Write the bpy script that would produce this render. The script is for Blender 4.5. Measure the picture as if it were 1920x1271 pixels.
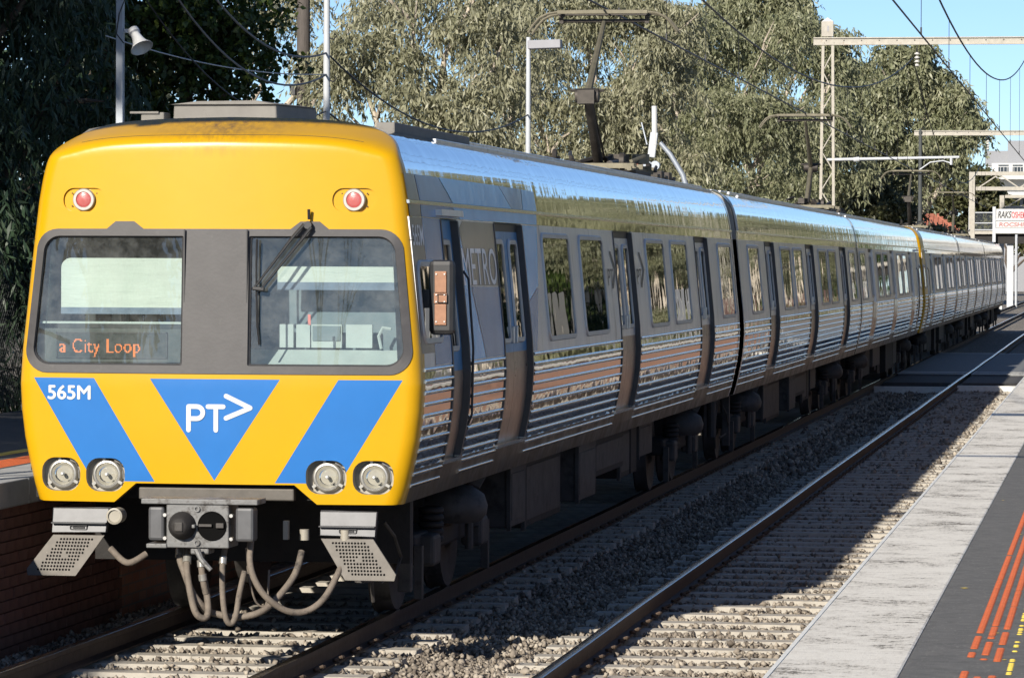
import bpy, bmesh, math, random
import numpy as np
from mathutils import Vector, Matrix
from mathutils.geometry import delaunay_2d_cdt

for o in list(bpy.data.objects): bpy.data.objects.remove(o)
SC = bpy.context.scene
COL = SC.collection
R = math.radians

# ------------------------------------------------------------------ camera, sky, sun, exposure
cam = bpy.data.cameras.new('camera'); camo = bpy.data.objects.new('camera', cam); COL.objects.link(camo)
cam.sensor_width = 36; cam.lens = 136.58; cam.clip_start = .5; cam.clip_end = 6000
camo.matrix_world = (Matrix.Translation((0, 0, 2.6313)) @ Matrix.Rotation(.1551, 4, 'Z')
                     @ Matrix.Rotation(math.pi/2 - .0192, 4, 'X') @ Matrix.Rotation(.0038, 4, 'Z'))
SC.camera = camo
SUN = Vector((2.5, 7.4, -3.65)).normalized()          # the way the light travels
world = bpy.data.worlds.new('World'); SC.world = world; world.use_nodes = True
wn = world.node_tree.nodes; wn.clear()
wo = wn.new('ShaderNodeOutputWorld'); wb = wn.new('ShaderNodeBackground'); ws = wn.new('ShaderNodeTexSky')
ws.sky_type = 'NISHITA'; ws.sun_disc = False
ws.sun_elevation = math.asin(-SUN.z); ws.sun_rotation = math.atan2(-SUN.x, -SUN.y)
ws.altitude = 1000; ws.air_density = .7; ws.dust_density = .2; ws.ozone_density = 4.0
wb.inputs['Strength'].default_value = .086
world.node_tree.links.new(ws.outputs[0], wb.inputs[0]); world.node_tree.links.new(wb.outputs[0], wo.inputs[0])
sl = bpy.data.lights.new('sun', 'SUN'); sl.energy = 5.0; sl.angle = R(.53); sl.color = (1, .93, .82)
so = bpy.data.objects.new('sun', sl); COL.objects.link(so)
so.rotation_euler = SUN.to_track_quat('-Z', 'Y').to_euler(); so.location = (-30, -80, 60)
SC.view_settings.view_transform = 'Standard'; SC.view_settings.look = 'None'
SC.view_settings.exposure = .55; SC.view_settings.gamma = 1
SC.render.engine = 'CYCLES'
SC.cycles.max_bounces = 8; SC.cycles.transparent_max_bounces = 12

XC, D = -6.2765, 26.62          # middle of the train's track, distance of the train's front
XN = XC + 3.44                  # middle of the near track
G = .835                        # half the gauge, over rail centres
PZ0 = 1.05                      # platform height above the rails

# ------------------------------------------------------------------ helpers
def tag(o, label=None, cat=None, group=None, kind=None):
    if label: o['label'] = label
    if cat: o['category'] = cat
    if group: o['group'] = group
    if kind: o['kind'] = kind
    return o

def thing(name, label, cat, loc=(0, 0, 0), rz=0, group=None, kind=None):
    o = bpy.data.objects.new(name, None); COL.objects.link(o)
    o.location = loc; o.rotation_euler = (0, 0, rz); o.empty_display_size = .2
    return tag(o, label, cat, group, kind)

def link_mesh(name, me, mats, parent=None, loc=None):
    for m in (mats if isinstance(mats, (list, tuple)) else [mats]): me.materials.append(m)
    o = bpy.data.objects.new(name, me); COL.objects.link(o)
    if parent: o.parent = parent
    if loc is not None: o.location = loc
    return o

class MB:
    def __init__(s, off=(0, 0, 0)):
        s.v = []; s.f = []; s.m = []; s.c = 0; s.o = Vector(off)
    def add(s, vs, fs):
        n = len(s.v); s.v += [tuple(Vector(v) - s.o) for v in vs]
        s.f += [tuple(i + n for i in f) for f in fs]; s.m += [s.c]*len(fs); return s
    def box(s, x0, x1, y0, y1, z0, z1):
        return s.add([(x0,y0,z0),(x1,y0,z0),(x1,y1,z0),(x0,y1,z0),(x0,y0,z1),(x1,y0,z1),(x1,y1,z1),(x0,y1,z1)],
                     [(0,3,2,1),(4,5,6,7),(0,1,5,4),(1,2,6,5),(2,3,7,6),(3,0,4,7)])
    def obox(s, c, size, rot=(0, 0, 0)):
        m = Matrix.Translation(c) @ (Matrix.Rotation(rot[2],4,'Z') @ Matrix.Rotation(rot[1],4,'Y') @ Matrix.Rotation(rot[0],4,'X'))
        a, b, d = size[0]/2, size[1]/2, size[2]/2
        vs = [m @ Vector(p) for p in ((-a,-b,-d),(a,-b,-d),(a,b,-d),(-a,b,-d),(-a,-b,d),(a,-b,d),(a,b,d),(-a,b,d))]
        return s.add(vs, [(0,3,2,1),(4,5,6,7),(0,1,5,4),(1,2,6,5),(2,3,7,6),(3,0,4,7)])
    def tube(s, path, r, n=8, caps=True):
        P = [Vector(p) for p in path]; k = len(P)
        rs = r if isinstance(r, (list, tuple)) else [r]*k
        vs = []; up = None
        for i, p in enumerate(P):
            t = (P[min(i+1, k-1)] - P[max(i-1, 0)])
            if t.length < 1e-9: t = Vector((0, 0, 1))
            t.normalize()
            if up is None:
                up = Vector((0, 0, 1)) if abs(t.z) < .9 else Vector((1, 0, 0))
            a = t.cross(up)
            if a.length < 1e-6: a = t.orthogonal()
            a.normalize(); b = a.cross(t).normalized(); up = b
            for j in range(n):
                q = 2*math.pi*j/n
                vs.append(p + (a*math.cos(q) + b*math.sin(q))*rs[i])
        fs = [(i*n+j, i*n+(j+1) % n, (i+1)*n+(j+1) % n, (i+1)*n+j) for i in range(k-1) for j in range(n)]
        if caps: fs += [tuple(range(n))[::-1], tuple(range((k-1)*n, k*n))]
        return s.add(vs, fs)
    def cyl(s, p0, p1, r, n=16, r2=None):
        return s.tube([p0, p1], [r, r if r2 is None else r2], n)
    def bar(s, p0, p1, w, h=None):
        p0, p1 = Vector(p0), Vector(p1); t = (p1-p0).normalized(); h = h or w
        u = Vector((0, 0, 1)) if abs(t.z) < .95 else Vector((0, 1, 0))
        a = t.cross(u).normalized()*w/2; b = a.cross(t).normalized()*h/2
        return s.add([p0-a-b, p0+a-b, p0+a+b, p0-a+b, p1-a-b, p1+a-b, p1+a+b, p1-a+b],
                     [(0,3,2,1),(4,5,6,7),(0,1,5,4),(1,2,6,5),(2,3,7,6),(3,0,4,7)])
    def prism(s, poly, y0, y1):                 # polygon in x,z pushed along y
        n = len(poly)
        vs = [(p[0], y0, p[1]) for p in poly] + [(p[0], y1, p[1]) for p in poly]
        return s.add(vs, [tuple(range(n)), tuple(range(2*n-1, n-1, -1))] + [(i, n+i, n+(i+1) % n, (i+1) % n) for i in range(n)])
    def lathe(s, c, axis, prof, n=24):          # prof: (r, along axis)
        ax = Vector(axis).normalized(); a = ax.orthogonal().normalized(); b = ax.cross(a); c = Vector(c); vs = []
        for r, h in prof:
            for j in range(n):
                q = 2*math.pi*j/n
                vs.append(c + ax*h + (a*math.cos(q) + b*math.sin(q))*r)
        k = len(prof)
        return s.add(vs, [(i*n+j, i*n+(j+1) % n, (i+1)*n+(j+1) % n, (i+1)*n+j) for i in range(k-1) for j in range(n)])
    def build(s, name, mats, parent=None, smooth=0, bevel=0, loc=None):
        me = bpy.data.meshes.new(name); me.from_pydata(s.v, [], s.f); me.update()
        o = link_mesh(name, me, mats, parent, loc)
        if any(s.m): me.polygons.foreach_set('material_index', s.m)
        if smooth:
            me.polygons.foreach_set('use_smooth', [True]*len(me.polygons)); me.set_sharp_from_angle(angle=R(smooth))
        if bevel:
            b = o.modifiers.new('bevel', 'BEVEL'); b.width = bevel; b.segments = 2; b.limit_method = 'ANGLE'; b.angle_limit = R(40)
            b.harden_normals = False
        return o

def children(o): return [c for c in bpy.data.objects if c.parent == o]
def copy_tree(o, parent=None):
    c = o.copy(); COL.objects.link(c); c.parent = parent
    for ch in children(o): copy_tree(ch, c)
    return c

def np_mesh(name, V, F, tint=None, smooth=False):
    me = bpy.data.meshes.new(name); k = F.shape[1]
    me.vertices.add(len(V)); me.vertices.foreach_set('co', V.astype(np.float32).ravel())
    me.loops.add(F.size); me.loops.foreach_set('vertex_index', F.astype(np.int32).ravel())
    me.polygons.add(len(F)); me.polygons.foreach_set('loop_start', np.arange(0, F.size, k, dtype=np.int32))
    try: me.polygons.foreach_set('loop_total', np.full(len(F), k, np.int32))
    except Exception: pass
    if tint is not None:
        a = me.attributes.new('tint', 'FLOAT', 'POINT'); a.data.foreach_set('value', tint.astype(np.float32))
    me.update(calc_edges=True); me.validate()
    if smooth: me.polygons.foreach_set('use_smooth', [True]*len(me.polygons))
    return me

def text_mesh(txt, size, offset=0, shear=0, spacing=1.0):
    cu = bpy.data.curves.new('lettering', 'FONT'); cu.body = txt; cu.size = size; cu.offset = offset; cu.shear = shear
    cu.space_character = spacing; cu.resolution_u = 4
    ob = bpy.data.objects.new('lettering', cu); COL.objects.link(ob)
    bpy.context.view_layer.update()
    me = ob.evaluated_get(bpy.context.evaluated_depsgraph_get()).to_mesh()
    vs = [tuple(v.co) for v in me.vertices]; fs = [tuple(p.vertices) for p in me.polygons]
    bpy.data.objects.remove(ob); bpy.data.curves.remove(cu)
    return vs, fs

# ------------------------------------------------------------------ materials
MATS = {}
def nodes_of(name):
    m = bpy.data.materials.new(name); m.use_nodes = True; nt = m.node_tree
    return m, nt, nt.nodes['Principled BSDF'], nt.nodes['Material Output']
def N(nt, typ, **kw):
    n = nt.nodes.new(typ)
    for k, v in kw.items():
        if k in n.inputs.keys(): n.inputs[k].default_value = v
        else: setattr(n, k, v)
    return n
def noise(nt, scale, detail=5, mapping=None, coord='Object', rough=.6):
    tc = N(nt, 'ShaderNodeTexCoord'); nz = N(nt, 'ShaderNodeTexNoise', Scale=scale, Detail=detail, Roughness=rough)
    if mapping:
        mp = N(nt, 'ShaderNodeMapping'); mp.inputs['Scale'].default_value = mapping
        nt.links.new(tc.outputs[coord], mp.inputs[0]); nt.links.new(mp.outputs[0], nz.inputs['Vector'])
    else: nt.links.new(tc.outputs[coord], nz.inputs['Vector'])
    return nz
def ramp(nt, src, stops):
    r = N(nt, 'ShaderNodeValToRGB'); e = r.color_ramp.elements
    while len(e) < len(stops): e.new(.5)
    for i, (p, c) in enumerate(stops):
        e[i].position = p; e[i].color = (c[0], c[1], c[2], 1) if isinstance(c, (tuple, list)) else (c, c, c, 1)
    nt.links.new(src, r.inputs[0]); return r
def pbr(name, col, rough=.6, metal=0., var=.12, vs=6., bump=0., bs=60., spec=.5, coat=0., dirt=None, mapping=None, bmap=None, emit=None, rvar=0., bdet=6):
    m, nt, b, out = nodes_of(name)
    nz = noise(nt, vs, 6, mapping)
    lo = tuple(c*(1-var) for c in col); hi = tuple(min(1, c*(1+var)) for c in col)
    r = ramp(nt, nz.outputs['Fac'], [(.3, lo), (.7, hi)])
    src = r.outputs[0]
    if dirt:                                # dirt: (colour, scale, threshold, mapping)
        dn = noise(nt, dirt[1], 8, dirt[3] if len(dirt) > 3 else None, rough=.7)
        dr = ramp(nt, dn.outputs['Fac'], [(dirt[2], 0), (min(1, dirt[2]+.14), 1)])
        mx = N(nt, 'ShaderNodeMix', data_type='RGBA'); nt.links.new(dr.outputs[0], mx.inputs['Factor'])
        nt.links.new(src, mx.inputs['A']); mx.inputs['B'].default_value = (*dirt[0], 1); src = mx.outputs['Result']
    nt.links.new(src, b.inputs['Base Color'])
    b.inputs['Roughness'].default_value = rough; b.inputs['Metallic'].default_value = metal
    b.inputs['Specular IOR Level'].default_value = spec; b.inputs['Coat Weight'].default_value = coat
    b.inputs['Coat Roughness'].default_value = .08
    if rvar:
        rn = noise(nt, vs*2.3, 6); rr = ramp(nt, rn.outputs['Fac'], [(.3, max(0, rough-rvar)), (.7, min(1, rough+rvar))])
        nt.links.new(rr.outputs[0], b.inputs['Roughness'])
    if bump:
        bn = noise(nt, bs, bdet, bmap); bp = N(nt, 'ShaderNodeBump', Strength=1.0, Distance=bump)
        nt.links.new(bn.outputs['Fac'], bp.inputs['Height']); nt.links.new(bp.outputs[0], b.inputs['Normal'])
    if emit: b.inputs['Emission Color'].default_value = (*emit[:3], 1); b.inputs['Emission Strength'].default_value = emit[3]
    MATS[name] = m; return m

yellow = pbr('yellow_paint', (.53, .288, .003), .30, var=.03, vs=2, coat=.12, spec=.3, bump=.0006, bs=9, dirt=((.36, .19, .02), 5, .70, (1, 1, .5)))
def add_soot(m):
    nt = m.node_tree; b = nt.nodes['Principled BSDF']; src = b.inputs['Base Color'].links[0].from_socket
    tc = N(nt, 'ShaderNodeTexCoord'); sp = N(nt, 'ShaderNodeSeparateXYZ'); nt.links.new(tc.outputs['Object'], sp.inputs[0])
    ab = N(nt, 'ShaderNodeMath', operation='ABSOLUTE'); nt.links.new(sp.outputs['X'], ab.inputs[0])
    fx = N(nt, 'ShaderNodeMapRange'); fx.inputs['From Min'].default_value = .62; fx.inputs['From Max'].default_value = .05; nt.links.new(ab.outputs[0], fx.inputs[0])
    fz = N(nt, 'ShaderNodeMapRange'); fz.inputs['From Min'].default_value = 3.36; fz.inputs['From Max'].default_value = 3.60; nt.links.new(sp.outputs['Z'], fz.inputs[0])
    nz = noise(nt, 9, 9, (2.2, 1, .7), rough=.75); nr = ramp(nt, nz.outputs['Fac'], [(.40, 0), (.66, 1)])
    m1 = N(nt, 'ShaderNodeMath', operation='MULTIPLY'); nt.links.new(fx.outputs[0], m1.inputs[0]); nt.links.new(fz.outputs[0], m1.inputs[1])
    m2 = N(nt, 'ShaderNodeMath', operation='MULTIPLY'); nt.links.new(m1.outputs[0], m2.inputs[0]); nt.links.new(nr.outputs[0], m2.inputs[1])
    # grime along the roof line and small scuffs
    ez = N(nt, 'ShaderNodeMapRange'); ez.inputs['From Min'].default_value = 3.58; ez.inputs['From Max'].default_value = 3.66; nt.links.new(sp.outputs['Z'], ez.inputs[0])
    e2 = N(nt, 'ShaderNodeMath', operation='MULTIPLY'); nt.links.new(ez.outputs[0], e2.inputs[0]); nt.links.new(nr.outputs[0], e2.inputs[1])
    sc = noise(nt, 14, 10, (3, 1, 1.2), rough=.8); sr = ramp(nt, sc.outputs['Fac'], [(.665, 0), (.70, .75)])
    mx = N(nt, 'ShaderNodeMath', operation='MAXIMUM'); nt.links.new(m2.outputs[0], mx.inputs[0]); nt.links.new(e2.outputs[0], mx.inputs[1])
    my = N(nt, 'ShaderNodeMath', operation='MAXIMUM'); nt.links.new(mx.outputs[0], my.inputs[0]); nt.links.new(sr.outputs[0], my.inputs[1])
    mm = N(nt, 'ShaderNodeMix', data_type='RGBA'); nt.links.new(my.outputs[0], mm.inputs['Factor']); nt.links.new(src, mm.inputs['A']); mm.inputs['B'].default_value = (.16, .09, .025, 1)
    nt.links.new(mm.outputs['Result'], b.inputs['Base Color'])
add_soot(yellow)
blue = pbr('blue_paint', (.0195, .137, .405), .3, var=.05, vs=3, coat=.1, spec=.35, bump=.0005, bs=9)
white_paint = pbr('white_lettering', (.55, .55, .54), .4, var=.02)
steel_mirror = pbr('polished_steel', (.72, .70, .68), .035, 1, var=.07, vs=4, bump=.0034, bs=1.4, bmap=(1, 1.6, 2.4), bdet=1.4, rvar=.015, dirt=((.33, .31, .28), 3, .62, (1, .6, 3)))
steel_satin = pbr('satin_steel', (.74, .73, .715), .34, .55, dirt=((.46, .44, .41), 1.6, .55, (1, 5, .5)), var=.10, vs=2, bump=.004, bs=1.5, bmap=(1, 2, .4), bdet=1.5, rvar=.05, mapping=(1, 3, .4))
jamb_dark = pbr('door_jamb_shade', (.07, .068, .066), .5, .2, var=.15)  # dark base colour stands in for the shadow on the jambs
frame_steel = pbr('frame_steel', (.50, .495, .48), .38, .35, var=.08, vs=6)
steel_roof = pbr('roof_steel', (.66, .67, .68), .04, 1, var=.06, vs=3, bump=.0030, bs=1.0, bmap=(1, 3.4, .7), bdet=1.4, rvar=.02)
rib_steel = pbr('rib_steel', (.66, .655, .64), .18, 1, var=.08, vs=14, rvar=.06)
door_steel = pbr('door_paint', (.09, .26, .48), .38, .25, var=.15, vs=4, coat=.1)
door_grey = pbr('door_brown_steel', (.36, .27, .205), .34, .6, var=.12, vs=3, rvar=.08, bump=.001, bs=5)
dark_frame = pbr('dark_rubber', (.03, .03, .032), .5, var=.2, vs=20)
surround_grey = pbr('grey_surround', (.055, .052, .053), .55, var=.14, vs=5, bump=.0008, bs=40, dirt=((.09, .085, .082), 9, .62))
cream = pbr('cream_enamel', (.30, .275, .225), .5, var=.08, dirt=((.18, .155, .12), 7, .6))
chrome = pbr('chrome', (.85, .85, .84), .06, 1, var=.03)
ring_metal = pbr('ring_metal', (.40, .385, .35), .35, .6, var=.1, vs=30)
red_led = pbr('red_lens', (.62, .03, .03), .25, var=.15, vs=60, coat=.5)
pale_red = pbr('pale_red_lens', (.40, .16, .15), .3, var=.1, vs=50, coat=.5)
under_black = pbr('underframe_grime', (.016, .014, .013), .75, .1, var=.35, vs=5, bump=.004, bs=25)
under_grey = pbr('underframe_grey', (.055, .050, .046), .7, .1, var=.3, vs=6, bump=.003, bs=25, dirt=((.022, .019, .016), 5, .52))
skirt_dark = pbr('sole_bar_grime', (.040, .035, .032), .40, .6, var=.3, vs=1.5, rvar=.12, dirt=((.07, .045, .03), 3, .58))
coupler_grey = pbr('coupler_steel', (.17, .17, .168), .6, .35, var=.25, vs=9, bump=.002, bs=30, dirt=((.045, .04, .036), 9, .50))
hose_tan = pbr('dusty_hose', (.16, .132, .105), .8, var=.25, vs=18, bump=.003, bs=60, dirt=((.05, .042, .036), 9, .52))
step_tan = pbr('step_plate', (.10, .09, .078), .6, .35, var=.15, vs=14, dirt=((.32, .29, .25), 40, .64))
step_grey = pbr('step_grey', (.085, .086, .09), .5, .3, var=.12, vs=14, dirt=((.22, .21, .20), 60, .68))
roof_grey = pbr('roof_box_grey', (.155, .145, .13), .7, var=.12, vs=6, dirt=((.09, .08, .07), 5, .6))
panto_olive = pbr('pantograph_frame', (.15, .135, .095), .6, .4, var=.2, vs=9)
panto_dark = pbr('pantograph_dark', (.055, .048, .042), .6, .5, var=.3, vs=9)
copper = pbr('copper_plate', (.27, .14, .085), .4, .5, var=.12, vs=20)
bolt_m = pbr('bolt_heads', (.6, .58, .54), .35, .9, var=.1)
hole_black = pbr('hole_black', (.006, .006, .006), 1.0, var=.1, spec=0.0)
black_plastic = pbr('black_plastic', (.018, .018, .019), .45, var=.2, vs=10)
blind = pbr('sun_blind', (.56, .595, .54), .8, var=.05, vs=3, bump=.006, bs=3, bmap=(1, 1, 9))
blind_hem = pbr('blind_hem', (.13, .17, .24), .6, var=.2, vs=12)
cab_grey = pbr('cab_interior', (.16, .20, .22), .7, var=.1)
cab_pale = pbr('cab_panel', (.44, .485, .47), .6, var=.06)
cab_dark = pbr('cab_dark', (.03, .034, .036), .7, var=.2)
display_black = pbr('display_box', (.05, .058, .055), .55, var=.08)
screen_black = pbr('display_screen', (.022, .028, .026), .3, var=.1)
led_orange = pbr('led_orange', (.5, .12, .02), .5, emit=(1, .24, .05, .55))
wrap_grey = pbr('wrap_grey', (.19, .18, .175), .3, .15, var=.15, vs=2, coat=.2, bump=.002, bs=3)
wrap_slate = pbr('wrap_slate', (.11, .25, .47), .25, .0, var=.15, vs=2, coat=.2, bump=.002, bs=3)
wrap_sky = pbr('wrap_sky', (.16, .52, .95), .25, .0, var=.12, vs=2, coat=.2, bump=.002, bs=3)
wrap_pale = pbr('wrap_pale', (.88, .89, .9), .4, 0, var=.08, vs=2, coat=.2)
logo_grey = pbr('logo_grey', (.13, .13, .135), .4, .3, var=.1)
rail_rust = pbr('rail_rust', (.060, .043, .034), .7, .3, var=.3, vs=12, bump=.002, bs=60)
rail_top = pbr('rail_running_band', (.55, .55, .54), .16, 1, var=.1, vs=10, rvar=.06)
concrete_sl = pbr('sleeper_concrete', (.37, .34, .29), .85, var=.16, vs=7, bump=.004, bs=50, dirt=((.20, .17, .14), 5, .58))
clip_rust = pbr('clip_rust', (.12, .085, .06), .7, .4, var=.3, vs=30)
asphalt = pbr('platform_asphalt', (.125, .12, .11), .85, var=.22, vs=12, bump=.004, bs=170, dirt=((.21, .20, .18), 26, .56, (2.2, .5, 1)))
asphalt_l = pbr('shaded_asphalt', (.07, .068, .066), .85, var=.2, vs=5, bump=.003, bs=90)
coping_l = pbr('coping_concrete', (.36, .36, .35), .8, var=.12, vs=4, bump=.003, bs=40, dirt=((.2, .19, .17), 6, .6))
coping_face = pbr('coping_face', (.22, .15, .115), .85, var=.15, vs=4, bump=.003, bs=40)
mortar = pbr('mortar', (.20, .15, .125), .9, var=.2, vs=20)
brick_m = pbr('brick', (.26, .13, .095), .85, var=.3, vs=4, bump=.003, bs=60)
tactile_o = pbr('tactile_orange', (.45, .10, .03), .6, var=.15, vs=20)
tactile_y = pbr('tactile_yellow', (.62, .46, .07), .6, var=.12, vs=20)
panel_rub = pbr('crossing_panel', (.17, .175, .18), .8, var=.12, vs=5, bump=.003, bs=60)
white_line = pbr('white_line', (.7, .69, .64), .7, var=.1, vs=10)
galv = pbr('galvanised', (.33, .36, .40), .5, .4, var=.08, vs=9)
post_white = pbr('pale_post', (.44, .46, .48), .5, var=.05, vs=4)
mast_cream = pbr('mast_cream', (.36, .335, .285), .6, .1, var=.14, vs=5, dirt=((.28, .19, .12), 6, .6))
lamp_grey = pbr('lamp_head', (.24, .24, .26), .5, .2, var=.06)
timber = pbr('weathered_timber', (.085, .072, .062), .85, var=.3, vs=3, mapping=(14, 14, 1), bump=.01, bs=5, bmap=(10, 10, .6))
wire_m = pbr('wire', (.05, .05, .052), .5, .6, var=.1)
cable_grey = pbr('cable_grey', (.16, .165, .17), .6, var=.1)
insul = pbr('insulator', (.58, .56, .52), .3, var=.06)
bark_pale = pbr('gum_bark', (.42, .36, .29), .8, var=.3, vs=3, mapping=(3, 3, .8), bump=.01, bs=8)
bark_white = pbr('pale_gum_bark', (.66, .58, .47), .8, var=.2, vs=3, mapping=(3, 3, .8))
bark_dark = pbr('dark_bark', (.09, .07, .055), .9, var=.3, vs=4, bump=.01, bs=10)
roof_tile = pbr('roof_tile', (.33, .115, .07), .8, var=.22, vs=3)
bldg_white = pbr('white_render', (.50, .50, .49), .8, var=.04)
bldg_grey = pbr('grey_cladding', (.24, .245, .26), .7, var=.08)
glass_dark = pbr('far_glass', (.04, .05, .06), .1, var=.1)
fence_dark = pbr('dark_fence', (.05, .055, .055), .7, var=.1)
graf_black = pbr('graffiti_black', (.03, .03, .035), .6)
graf_red = pbr('graffiti_red', (.5, .05, .06), .6)
red_tag = pbr('red_tag', (.55, .11, .08), .5)
ground_m = pbr('ground_earth', (.12, .10, .07), .95, var=.3, vs=1, bump=.02, bs=6)

def glass_mat(name, tint=(.86, .90, .89), ior=1.5, dust=0.0):
    m, nt, b, out = nodes_of(name); nt.nodes.remove(b)
    tr = N(nt, 'ShaderNodeBsdfTransparent'); tr.inputs[0].default_value = (*tint, 1)
    gl = N(nt, 'ShaderNodeBsdfGlossy', Roughness=.01); gl.inputs[0].default_value = (1, 1, 1, 1)
    fr = N(nt, 'ShaderNodeFresnel', IOR=ior); mx = N(nt, 'ShaderNodeMixShader')
    nt.links.new(fr.outputs[0], mx.inputs[0]); nt.links.new(tr.outputs[0], mx.inputs[1]); nt.links.new(gl.outputs[0], mx.inputs[2])
    last = mx
    if dust:
        df = N(nt, 'ShaderNodeBsdfDiffuse'); df.inputs[0].default_value = (.5, .52, .5, 1)
        nz = noise(nt, 5, 8, rough=.75); rr = ramp(nt, nz.outputs['Fac'], [(.4, dust*.4), (.75, dust*2)])
        m2 = N(nt, 'ShaderNodeMixShader'); nt.links.new(rr.outputs[0], m2.inputs[0])
        nt.links.new(mx.outputs[0], m2.inputs[1]); nt.links.new(df.outputs[0], m2.inputs[2]); last = m2
    nt.links.new(last.outputs[0], out.inputs[0]); return m
glass_front = glass_mat('windscreen_glass', (.80, .87, .86), 1.72, .09)
glass_lens = glass_mat('lamp_glass', (.95, .96, .95), 1.5)

def side_glass():
    m, nt, b, out = nodes_of('tinted_side_glass')
    b.inputs['Base Color'].default_value = (.008, .011, .010, 1); b.inputs['Roughness'].default_value = .015
    b.inputs['IOR'].default_value = 2.3
    bn = noise(nt, 1.2, 2); bp = N(nt, 'ShaderNodeBump', Strength=1.0, Distance=.0025)
    nt.links.new(bn.outputs['Fac'], bp.inputs['Height']); nt.links.new(bp.outputs[0], b.inputs['Normal'])
    return m
glass_side = side_glass()

def leaf_mat(name, dark, mid, light, trans=.25, rough=.45, nscale=.35):
    m, nt, b, out = nodes_of(name)
    at = N(nt, 'ShaderNodeAttribute', attribute_name='tint')
    nz = noise(nt, nscale, 3)
    ad = N(nt, 'ShaderNodeMath', operation='ADD'); nt.links.new(at.outputs['Fac'], ad.inputs[0]); nt.links.new(nz.outputs['Fac'], ad.inputs[1])
    hf = N(nt, 'ShaderNodeMath', operation='MULTIPLY'); hf.inputs[1].default_value = .5; nt.links.new(ad.outputs[0], hf.inputs[0])
    r = ramp(nt, hf.outputs[0], [(.25, dark), (.5, mid), (.78, light)])
    nt.links.new(r.outputs[0], b.inputs['Base Color']); b.inputs['Roughness'].default_value = rough
    b.inputs['Specular IOR Level'].default_value = .4
    t = N(nt, 'ShaderNodeBsdfTranslucent'); nt.links.new(r.outputs[0], t.inputs[0])
    mx = N(nt, 'ShaderNodeMixShader'); mx.inputs[0].default_value = trans
    nt.links.new(b.outputs[0], mx.inputs[1]); nt.links.new(t.outputs[0], mx.inputs[2]); nt.links.new(mx.outputs[0], out.inputs[0])
    return m
leaf_gum = leaf_mat('gum_leaves', (.18, .18, .105), (.30, .295, .185), (.45, .435, .31), .35)
leaf_gum2 = leaf_mat('green_gum_leaves', (.15, .165, .085), (.25, .26, .15), (.39, .385, .25), .35)
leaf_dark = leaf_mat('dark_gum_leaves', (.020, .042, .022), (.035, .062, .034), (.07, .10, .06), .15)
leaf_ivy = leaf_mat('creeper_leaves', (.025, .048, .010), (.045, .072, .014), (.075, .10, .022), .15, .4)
leaf_shrub = leaf_mat('shrub_leaves', (.05, .058, .022), (.085, .09, .04), (.16, .15, .075))
stone_m = leaf_mat('ballast_stones', (.12, .10, .08), (.235, .20, .16), (.42, .37, .30), 0, .9, 1.5)

def worn_white():
    m, nt, b, out = nodes_of('worn_white_paint')
    a = noise(nt, 11, 9, (1.0, 1.6, 1), rough=.78); c = noise(nt, 26, 5, (2.4, .55, 1), rough=.8); d = noise(nt, 2.2, 5)
    s = N(nt, 'ShaderNodeMath', operation='MULTIPLY_ADD'); s.inputs[1].default_value = .55
    nt.links.new(a.outputs['Fac'], s.inputs[0]); k = N(nt, 'ShaderNodeMath', operation='MULTIPLY_ADD'); k.inputs[1].default_value = .75
    nt.links.new(c.outputs['Fac'], k.inputs[0]); nt.links.new(d.outputs['Fac'], k.inputs[2]); 
    h = N(nt, 'ShaderNodeMath', operation='MULTIPLY'); h.inputs[1].default_value = .42; nt.links.new(k.outputs[0], h.inputs[0])
    nt.links.new(h.outputs[0], s.inputs[2])
    r = ramp(nt, s.outputs[0], [(.535, (.14, .125, .10)), (.57, (.34, .31, .26)), (.60, (.60, .56, .49)), (.70, (.74, .70, .62))])
    nt.links.new(r.outputs[0], b.inputs['Base Color']); b.inputs['Roughness'].default_value = .8
    bp = N(nt, 'ShaderNodeBump', Strength=1.0, Distance=.003); nt.links.new(c.outputs['Fac'], bp.inputs['Height']); nt.links.new(bp.outputs[0], b.inputs['Normal'])
    return m
paint_worn = worn_white()

def ballast_base():
    m, nt, b, out = nodes_of('ballast_bed')
    tc = N(nt, 'ShaderNodeTexCoord'); v = N(nt, 'ShaderNodeTexVoronoi', Scale=19.0); nt.links.new(tc.outputs['Object'], v.inputs['Vector'])
    nz = noise(nt, 1.2, 5)
    r = ramp(nt, v.outputs['Color'], [(.1, (.10, .088, .075)), (.5, (.20, .178, .152)), (.95, (.33, .30, .26))])
    nt.links.new(r.outputs[0], b.inputs['Base Color']); b.inputs['Roughness'].default_value = .95
    bp = N(nt, 'ShaderNodeBump', Strength=1.0, Distance=.03, invert=True); nt.links.new(v.outputs['Distance'], bp.inputs['Height'])
    nt.links.new(bp.outputs[0], b.inputs['Normal']); return m
ballast_m = ballast_base()

def brick_wall_mat():
    m, nt, b, out = nodes_of('brick_courses')
    tc = N(nt, 'ShaderNodeTexCoord'); sp = N(nt, 'ShaderNodeSeparateXYZ'); cb = N(nt, 'ShaderNodeCombineXYZ')
    nt.links.new(tc.outputs['Object'], sp.inputs[0]); nt.links.new(sp.outputs['Y'], cb.inputs[0]); nt.links.new(sp.outputs['Z'], cb.inputs[1])
    br = N(nt, 'ShaderNodeTexBrick', Scale=1.0); br.inputs['Brick Width'].default_value = .24; br.inputs['Row Height'].default_value = .086
    br.inputs['Mortar Size'].default_value = .008
    br.inputs['Color1'].default_value = (.52, .28, .19, 1); br.inputs['Color2'].default_value = (.42, .21, .145, 1); br.inputs['Mortar'].default_value = (.3, .25, .21, 1)
    nt.links.new(cb.outputs[0], br.inputs['Vector']); nt.links.new(br.outputs['Color'], b.inputs['Base Color']); b.inputs['Roughness'].default_value = .9
    return m
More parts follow.
